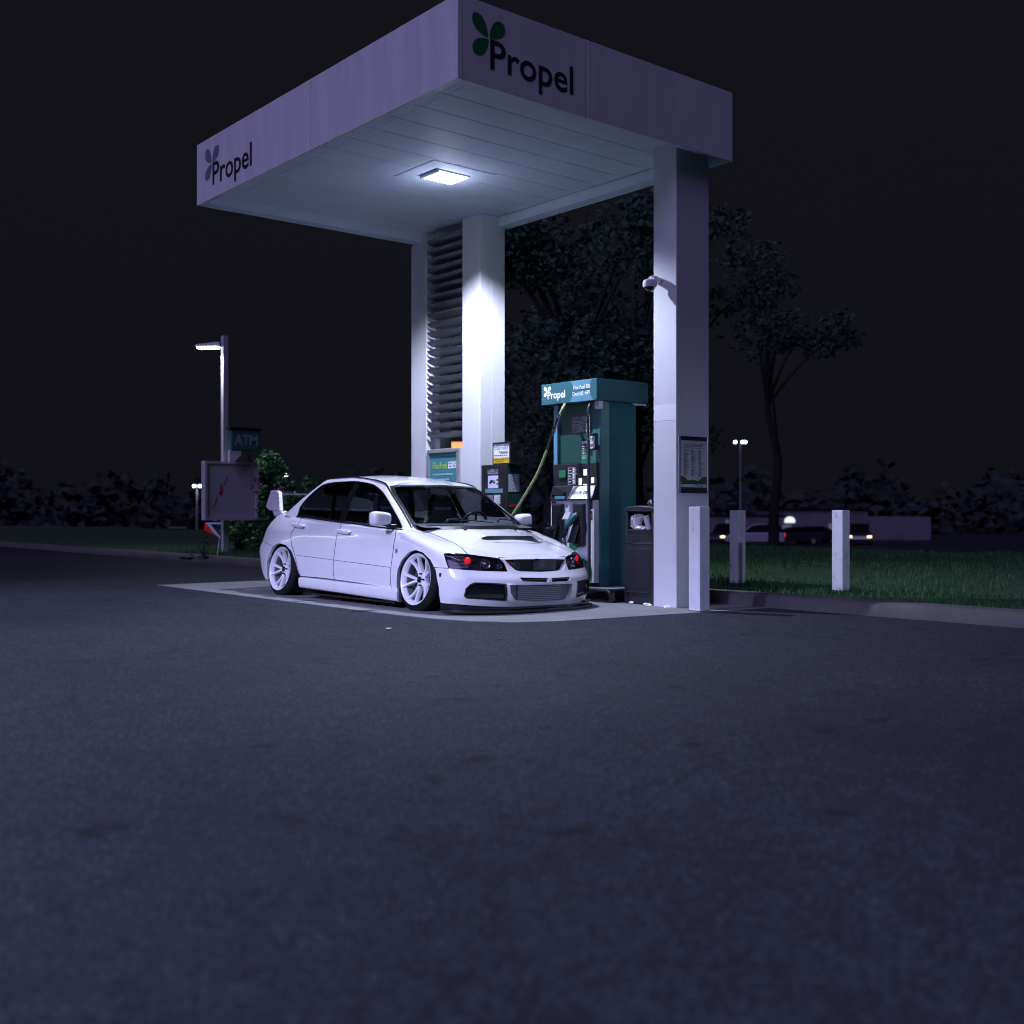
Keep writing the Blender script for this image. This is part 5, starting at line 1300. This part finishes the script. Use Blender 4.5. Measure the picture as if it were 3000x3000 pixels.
def shrub(x, y, w, h, label, n, flowers, name='flowering_shrub'):
    o = thing(name, (x, y, .13), label, 'shrub', 'shrubs along the kerb' if not flowers else None)
    cs = []; rs = []
    for k in range(26):
        t = rng.uniform(.12, 1); a = rng.uniform(0, 2 * PI); r = w * (.55 - .25 * t) * rng.uniform(.3, 1)
        cs.append((x + r * math.cos(a), y + r * math.sin(a), .13 + h * t)); rs.append(rng.uniform(.10, .24) * (w / 1.2))
    q = MB(); leaves(n, clump_fn(cs, rs), .10, q); q.build('foliage', M['leafB'], o, fix=False)
    q = MB()
    for k in range(9):
        c = cs[k]; q.tube([(x + rng.uniform(-.1, .1), y + rng.uniform(-.1, .1), .10), ((x + c[0]) / 2, (y + c[1]) / 2, .13 + (c[2] - .13) * .55), c], [.022, .014, .006], 6, sub=3)
    q.build('stem', M['bark'], o)
    if flowers:
        q = MB()
        for c in flowers: leaves(90, clump_fn([c], [.15]), .085, q)
        q.build('blossom', M['petal'], o, fix=False)
    return o
f1 = at(482, 903, 24.2); f2 = at(477, 921, 24.2); f3 = at(527, 928, 24.2)
shrub(sb0.x, sb0.y, 1.10, 2.05, 'tall leafy shrub with pink blossoms behind the rear wing of the car', 2600, [tuple(f1), tuple(f2), tuple(f3)])
s2 = at(450, 1040, 24.5); shrub(s2.x, s2.y, 1.0, .85, 'low dark shrub behind the foot of the lamp post', 900, None, 'low_shrub')
s3 = at(565, 1035, 25.5); shrub(s3.x, s3.y, 1.5, 1.5, 'dark rounded shrub half hidden behind the boot of the car', 1500, None, 'rounded_shrub')
# rail behind the car, stones and a staked yard sign by the kerb
# tilted red and blue yard sign on two wire legs
yp = at(402, 1000, 21.5)
ys_ = thing('yard_sign', (yp.x, yp.y, .13), 'tilted red white and blue sign stuck in the ground by the lamp post', 'sign')
fyy = lambda u, v, d: (yp.x + .77 * u * .9 + .3 * d, yp.y + .2 * u - d, yp.z + v)
b = MB(); b.prism([(-.30, .0), (.06, -.09), (-.26, .14)], fyy, 0, .012, 0); b.prism([(-.26, .145), (.06, -.085), (.24, -.16), (.23, -.13), (-.10, .11), (.24, .11), (.24, .145)], fyy, 0, .012, 1)
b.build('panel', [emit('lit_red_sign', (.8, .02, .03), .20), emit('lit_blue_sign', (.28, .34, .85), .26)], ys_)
b = MB(); b.tube([fyy(.22, -.15, 0), fyy(.16, -.42, 0), fyy(.12, -.72, 0)], .008, 6); b.build('leg', M['alu'], ys_)
for k, (px_, py_, r_, lb) in enumerate(((352, 1037, .09, 'small pale stone on the kerb edge at the far left'), (384, 1038, .07, 'small pale stone on the kerb edge left of the lamp post'))):
    c = at(px_, py_, 20.5); crumple('stone', (c.x, c.y, .14), r_, lb, 'stone', 'kerb', 2, (1.6, 1.2, .6))
def weed(px_, py_, d_, h_, label):
    c = at(px_, py_, d_); o = thing('dry_weed', (c.x, c.y, .12), label, 'weed'); q = MB()
    for k in range(7):
        q.tube([(c.x, c.y, .12), (c.x + rng.uniform(-.1, .1), c.y + rng.uniform(-.1, .1), .12 + h_ * .6), (c.x + rng.uniform(-.22, .22), c.y + rng.uniform(-.2, .2), .12 + h_ * rng.uniform(.6, 1))], [.008, .006, .003], 5, sub=3)
    q.build('stem', M['soil'], o); q = MB(); leaves(40, clump_fn([(c.x + .03, c.y, .12 + h_ * .95)], [.06]), .05, q); q.build('seed_head', M['kerb'], o, fix=False)
weed(386, 1034, 20, .35, 'dry weed with pale head growing at the kerb left of the lamp post')

# far wall rail seen past the rear wing
r0 = at(520, 933, 40); r1 = at(640, 934, 42)
b = MB(); b.cyl((r0.x, r0.y, r0.z), (r1.x, r1.y, r1.z), .05, n=8)
gr = thing('guard_rail', (r0.x, r0.y, 0), 'plain grey rail on posts far behind the boot of the car', 'rail'); b.build('rail', M['pole'], gr)
b = MB()
for t in (.0, .5, 1.0): q = r0.lerp(r1, t); b.cyl((q.x, q.y, -.3), (q.x, q.y, q.z), .04, n=8)
b.build('post', M['pole'], gr)

M['farpole'] = mat('far_pole', (.16, .16, .18), .6)
M['silver'] = mat('silver_paint', (.33, .33, .38), .3, .3, coat=.6); M['darkpaint'] = mat('dark_paint', (.02, .02, .028), .25, coat=.6)
# ================================================================== DISTANT LAMPS
def far_lamp(px_, py_, d_, offs, label, beam=True):
    c = at(px_, py_, d_); o = thing('far_street_lamp', (c.x, c.y, gz(c.x)), label, 'street lamp', 'distant lamp posts')
    q = MB(); q.cyl((c.x, c.y, gz(c.x)), (c.x, c.y, c.z - .05), .09, .06, 10); q.build('post', M['farpole'], o)
    k = d_ / 3333 * 3000 / 1932
    q = MB()
    for of in offs:
        p = Vector((c.x, c.y, c.z)) + RIGHT * (of * k)
        q.ball((p.x, p.y, p.z + .10), .11, 14, sc=(1.1, 1.1, .35))
    hd_ = q.build('lamp_head', M['white'], o, smooth=60)
    for of in offs:
        p = Vector((c.x, c.y, c.z)) + RIGHT * (of * k); q = MB(); q.ball((p.x, p.y, p.z), .115, 14, sc=(1, 1, .85)); q.build('lamp_lens', M['farlamp'], hd_, smooth=60)
    q = MB(); p = Vector((c.x, c.y, c.z)) + RIGHT * (min(offs) * k); r_ = Vector((c.x, c.y, c.z)) + RIGHT * (max(offs) * k)
    q.cyl((p.x, p.y, p.z + .12), (r_.x, r_.y, r_.z + .12), .03, n=8); q.build('cross_arm', M['darkpaint'], o)
    if beam: spot('far_lamp_light', (c.x, c.y, c.z - .35), (c.x, c.y, 0), 40, 130, .5, (.8, .85, 1), .2).location = Vector((c.x, c.y, c.z - .1)) - FWD * .35
far_lamp(372, 917, 75, (-5.5, 5.5), 'distant lamp post with two round lights left of the sign cabinet')
far_lamp(533, 897, 62, (-5, 1, 6), 'distant lamp post with three merged lights above the rear wing')
far_lamp(1397, 834, 78, (-10, 4, 9), 'distant lamp post with paired lights high right of the near pillar', False)

# ================================================================== TREES
def tree(x, y, z0, h, crown_r, label, n=2600, seed=0, low=.35, mt='leafA', lsize=.17, tr=None, limbs=15):
    o = thing('tree', (x, y, z0), label, 'tree', 'trees beyond the fuel canopy')
    rr = random.Random(seed); q = MB()
    tr = tr or .13 + h * .014; top = h * .72
    spine = [(x + rr.uniform(-.15, .15) * k * .4, y + rr.uniform(-.15, .15) * k * .4, z0 - .1 + top * k / 4) for k in range(5)]
    q.tube(spine, [tr * 1.25, tr, tr * .8, tr * .55, tr * .25], 10, sub=4)
    cs = []; rs = []
    for k in range(limbs):
        t = rr.uniform(low, 1); a = rr.uniform(0, 2 * PI); R_ = crown_r * math.sqrt(max(.05, 1 - ((t - .62) / .45) ** 2)) * rr.uniform(.45, 1)
        c = (x + R_ * math.cos(a), y + R_ * math.sin(a), z0 + h * t); s0 = spine[min(4, max(1, int(t * 4)))]
        q.tube([s0, ((s0[0] + c[0]) / 2, (s0[1] + c[1]) / 2, (s0[2] + c[2]) / 2 + .2), c], [tr * .35, tr * .2, .02], 6, sub=3)
        cs.append(c); rs.append(crown_r * rr.uniform(.25, .45))
        for j in range(2): cs.append((c[0] + rr.uniform(-1, 1) * crown_r * .3, c[1] + rr.uniform(-1, 1) * crown_r * .3, c[2] + rr.uniform(-.6, .4))); rs.append(crown_r * rr.uniform(.15, .28))
    q.build('trunk', M['bark'], o, smooth=50)
    q = MB(); leaves(int(n * 1.8), clump_fn(cs, rs, .75), lsize, q, droop=.8); q.build('crown', M[mt], o, fix=False)
    return o
T = at(1090, 1000, 25); tree(T.x, T.y, .1, 7.4, 2.9, 'dark leafy tree whose drooping crown shows above the fuel dispenser', 6500, 1, .40)
T = at(1195, 1000, 29); tree(T.x, T.y, .1, 8.6, 3.0, 'dark tree showing between the dispenser and the near pillar', 4200, 2, .34)
T = at(1263, 1024, 30); 
T = at(1461, 1024, 33); tree(T.x, T.y, -.6, 8.8, 2.3, 'dark tree with a bare trunk between the two lawn bollards', 1700, 3, .58, tr=.15, limbs=7)
T = at(1040, 1000, 34); tree(T.x, T.y, 0, 7.0, 3.2, 'dim broad tree behind the payment kiosk', 3000, 5, .25)

# ================================================================== RIGHT BACKGROUND: cars, buildings
def far_car(px_, d_, heading, body, label, lights='rear', scale=1.0, suv=True, seed=0):
    """a whole parked car, forward along +u of its own frame"""
    c = at(px_, 966, d_); z0 = gz(c.x); o = thing('distant_car', (c.x, c.y, z0), label, 'car', 'cars parked beyond the lawn')
    f = (RIGHT * math.cos(heading) + FWD * math.sin(heading)).normalized(); s_ = Vector((-f.y, f.x, 0))
    def L(u, v, z): p = Vector((c.x, c.y, z0)) + f * u * scale + s_ * v * scale; return (p.x, p.y, z0 + z * scale)
    H = 1.72 if suv else 1.45
    low = [(-2.25, .32), (-2.32, .62), (-2.28, .98), (-2.0, 1.04), (.85, 1.02), (1.75, .92), (2.2, .76), (2.3, .5), (2.25, .30)]
    q = MB(); q.prism(low, lambda u, v, d: L(u, d, v), -.90, .90); bo = q.build('body', body, o, bevel=.06, seg=3)
    gh = [(-2.22, 1.0), (-1.95, H - .10), (-1.6, H), (-.2, H), (.25, H - .08), (1.05, 1.0)] if suv else [(-1.9, 1.0), (-1.2, H - .04), (-.3, H), (.2, H - .06), (1.15, 1.0)]
    q = MB(); q.prism(gh, lambda u, v, d: L(u, d, v), -.74, .74); q.build('cabin', M['blackgloss'], o, bevel=.05, seg=2)
    q = MB(); q.prism([(p[0] * .96 - .05, p[1] + .012) for p in gh[1:-1]] , lambda u, v, d: L(u, d, v), -.66, .66); q.build('roof', body, o)
    for u in (-1.42, 1.38):
        for v in (-.86, .86):
            wq = MB(); wq.cyl(L(u, v - .10, .33), L(u, v + .10, .33), .33 * scale, n=20); wh = wq.build('wheel', M['rubber'], o, bevel=.02)
            wq = MB(); wq.cyl(L(u, v * 1.125 - .01, .33), L(u, v * 1.125 + .01, .33), .20 * scale, n=16); wq.build('rim', M['alu'], wh)
    for v in (-.74, .74):
        q = MB(); q.prism(rect(v - .10, v + .10, .72, .98), lambda u, w, d: L(d, u, w), -2.34, -2.26); q.build('tail_lamp', M['tail' if lights == 'rear' else 'redlens'], o)
        q = MB(); q.prism(rect(v - .17, v + .17, .62, .78), lambda u, w, d: L(d, u, w), 2.20, 2.30); q.build('headlamp', M['headon' if lights == 'front' else 'lens'], o)
    q = MB(); q.prism(rect(-.26, .26, .48, .58), lambda u, w, d: L(d, u, w), -2.345, -2.33); q.build('number_plate', M['print'], o)
    return o
M['tail'] = emit('lit_tail_lamp', (1, .02, .03), 1.1); M['headon'] = emit('lit_head_lamp', (1.0, .72, .38), 3.0)
far_car(1424, 90, PI - .2, M['silver'], 'pale grey estate car beyond the lawn, seen beside the first lawn bollard', 'rear')
far_car(1369, 92, -PI / 2 - .6, M['darkpaint'], 'dark car with amber lit headlamps just right of the near pillar', 'front')
far_car(1494, 92, PI + .15, M['darkpaint'], 'black car parked in front of the lit shop doorway', 'none', suv=False)
far_car(1545, 96, .4, M['darkpaint'], 'black car near the far bollard in front of the bright window', 'none', suv=False)
far_car(1622, 92, -PI / 2 - .3, M['darkpaint'], 'dark car with a lit headlamp farthest to the right', 'front')
far_car(345, 86, -PI / 2 - .1, M['darkpaint'], 'dark car with a lit white headlamp far behind the kerb, left of the sign cabinet', 'front')
# shop building with lit entrance
B0 = at(1458, 1024, 108); ZG = -1.7
shop = thing('shop_building', (B0.x, B0.y, ZG), 'long low shop building with a lit arched doorway and bright windows', 'building')
def BL(u, v, d): p = Vector((B0.x, B0.y, 0)) + RIGHT * u + FWD * (-d); return (p.x, p.y, ZG + v)
M['shopwall'] = mat('shop_wall', (.13, .12, .13), .8, var=.3, vscale=.5)
q = MB(); q.prism(rect(-8, 1.2, 0, 2.3), BL, -12, -.01); q.prism(rect(1.2, 9.0, 0, 2.9), BL, -12, 0); q.prism(rect(9.0, 15, 0, 2.2), BL, -12, -.02); q.build('wall', M['shopwall'], shop)
q = MB(); q.prism(rect(1.0, 9.2, 2.901, 3.0), BL, -12.2, .3); q.prism(rect(-8, 1.19, 2.301, 2.4), BL, -12.2, .2); q.build('roof', M['darkpaint'], shop)
M['litdoor'] = emit('lit_doorway', (.92, 1.0, .92), .95); M['litwin'] = emit('lit_window', (.80, .74, 1.0), .34); M['dimwin'] = emit('dim_window', (.5, .48, .75), .13)
arch_ = [(1.55 + .55 * math.cos(PI - PI * k / 10), 1.72 + .68 * math.sin(PI * k / 10)) for k in range(11)]
arch_ = [(1.1, 1.62)] + [(1.60 + .50 * math.cos(PI - PI * k / 10), 1.80 + .42 * math.sin(PI * k / 10)) for k in range(11)] + [(2.1, 1.62)]
q = MB(); q.prism(arch_, BL, 0.02, .10); q.build('arched_window', M['litdoor'], shop)
q = MB(); q.prism(rect(.9, 1.75, 0, 1.45), BL, .02, .08); dw = q.build('door', M['dimwin'], shop)
for (u0, u1, v0, v1, mm) in ((4.2, 5.2, .55, 1.0, 'litwin'), (5.3, 6.6, .35, 1.55, 'dimwin'), (-4.5, -3.6, 1.2, 1.9, 'dimwin')):
    q = MB(); q.prism(rect(u0, u1, v0, v1), BL, .02, .06); w_ = q.build('window', M[mm], shop)
    q = MB()
    for t in (.33, .66): q.prism(rect(u0 + (u1 - u0) * t - .03, u0 + (u1 - u0) * t + .03, v0, v1), BL, .062, .10)
    q.build('mullion', M['darkpaint'], w_)
for k, u in enumerate((2.3, 3.1)):
    c = BL(u, 0, 3.0); s_ = thing('clipped_bush', (c[0], c[1], ZG), ('dark clipped bush in front of the lit doorway of the shop', 'dark clipped bush right of the lit doorway of the shop')[k], 'bush', 'bushes before the shop')
    q = MB(); leaves(700, clump_fn([(c[0], c[1], ZG + .5), (c[0] + .3, c[1], ZG + .4), (c[0] - .25, c[1] + .2, ZG + .4), (c[0], c[1], ZG + .95)], [.5, .5, .45, .4]), .22, q); q.build('foliage', M['leafA'], s_, fix=False)
    q = MB(); q.cyl((c[0], c[1], ZG), (c[0], c[1], ZG + .5), .06, n=8); q.build('stem', M['bark'], s_)
# far wood that closes the horizon
q = MB(); cs = []; rs = []
for k in range(420):
    an = math.radians(-62 + 124 * k / 419); D_ = 150 + rng.uniform(-12, 22); p = CAM + (FWD * math.cos(an) + RIGHT * math.sin(an)) * D_
    top = 5.5 + 2.2 * math.sin(k * .31) + 1.6 * math.sin(k * .83 + 1) + rng.uniform(-1, 1.5)
    for t in (.12, .45, .8): cs.append((p.x, p.y, -1.7 + top * t)); rs.append(2.6 - t)
leaves(16000, clump_fn(cs, rs), 1.9, q)
M['leafC'] = mat('far_leaves', (0.026, 0.036, 0.030), 0.9, var=0.15, vscale=.3)
tag(q.build('wood', M['leafC'], fix=False), 'dark distant wood closing the horizon behind the parking lot', 'wood', kind='stuff')
# lit storefront seen between the louvre wall and the middle pillar
B1 = at(836, 832, 90)
q = MB(); p = thing('lit_shopfront', (B1.x, B1.y, 0), 'distant orange lit shop sign seen through the lowest louvres', 'sign')
def B1L(u, v, d): r = Vector((B1.x, B1.y, 0)) + RIGHT * u - FWD * d; return (r.x, r.y, v)
q.prism(rect(-1.6, 2.2, B1.z - 1.3, B1.z - .1), B1L, 0, .3); q.build('sign_panel', emit('orange_lit_sign', (1.0, .34, .12), 1.6), p)
q = MB(); q.prism(rect(-1.0, 2.2, B1.z + .35, B1.z + .75), B1L, 0, .3); q.build('sign_trim', emit('violet_lit_sign', (.35, .2, .9), .8), p)
q = MB(); q.prism(rect(-1.6, 2.2, 0, B1.z - 1.3), B1L, -.4, .0); q.build('wall', M['darkpaint'], p)

# ================================================================== added fill lighting: unseen lamp posts left of and behind the view
q0 = Vector((-10.5, 0.6, 0))
lot = thing('fill_lamp_post', (q0.x, q0.y, 0), 'unseen square lamp post added left of the view to light the car side and ground', 'street lamp', 'lamp posts')
b = MB(); b.box(q0.x - .085, q0.x + .085, q0.y - .085, q0.y + .085, 0, 5.7); b.build('post', M['pole'], lot)
b = MB(); b.box(q0.x + .086, q0.x + .75, q0.y - .15, q0.y + .15, 5.52, 5.62); hh = b.build('lamp_head', M['white'], lot, bevel=.01)
b = MB(); b.box(q0.x + .16, q0.x + .72, q0.y - .13, q0.y + .13, 5.495, 5.515); b.build('lamp_lens', M['lamphead'], hh)
spot('lot_fill_light', (q0.x + .44, q0.y, 5.46), (q0.x + .9, q0.y - .3, 0), 8300, 134, .18, (.54, .575, 1.0), .10)  # added fill spot for the car's side and the ground

lot2 = dup(lot, (3.5, -16.5, 0), 'unseen square lamp post added behind the viewpoint to light the front faces')
spot('lot_fill_light', (3.94, -16.5, 5.46), (3.94, -16.5, 0), 2300, 164, .15, (.52, .575, 1.0), .10)  # second added fill spot, for pillar and bumper faces towards the viewpoint

# unseen building added outside the left view so its lit eave streaks the doors
sx0, sy0 = -19.0, 14.0
hs = thing('streak_shop', (sx0, sy0, 0), 'unseen flat roofed shop with a lit eave, added for a streak in the car doors', 'building')
sd_ = Vector((.55, .835, 0)); sn_ = Vector((.835, -.55, 0))
def HL(u, v, d): p = Vector((sx0, sy0, 0)) + sd_ * u + sn_ * d; return (p.x, p.y, v)
q = MB(); q.prism(rect(0, 15, 0, 3.6), HL, -6, 0); q.build('wall', M['stucco'], hs)
q = MB(); q.prism(rect(-.4, 15.4, 3.6, 4.1), HL, -6.4, .9); rf_ = q.build('roof', M['panel'], hs)
q = MB(); q.prism(rect(.2, 14.8, 3.50, 3.58), HL, .35, .60); q.build('eave_streak', emit('eave_streak', (.85, .9, 1.0), 7.0), rf_)
for k in range(4):
    q = MB(); q.prism(rect(.8 + 3.6 * k, 3.6 + 3.6 * k, .5, 2.7), HL, 0, .04); wq_ = q.build('window', emit('unseen_shop_window', (.8, .85, 1.0), .30) if k == 0 else bpy.data.materials['unseen_shop_window'], hs)
    q = MB(); q.prism(rect(2.15 + 3.6 * k, 2.25 + 3.6 * k, .5, 2.7), HL, .045, .08); q.build('mullion', M['alu'], wq_)
q = MB(); q.prism(rect(.2, .7, 0, 2.3), HL, 0, .05); q.build('door', M['charcoal'], hs)
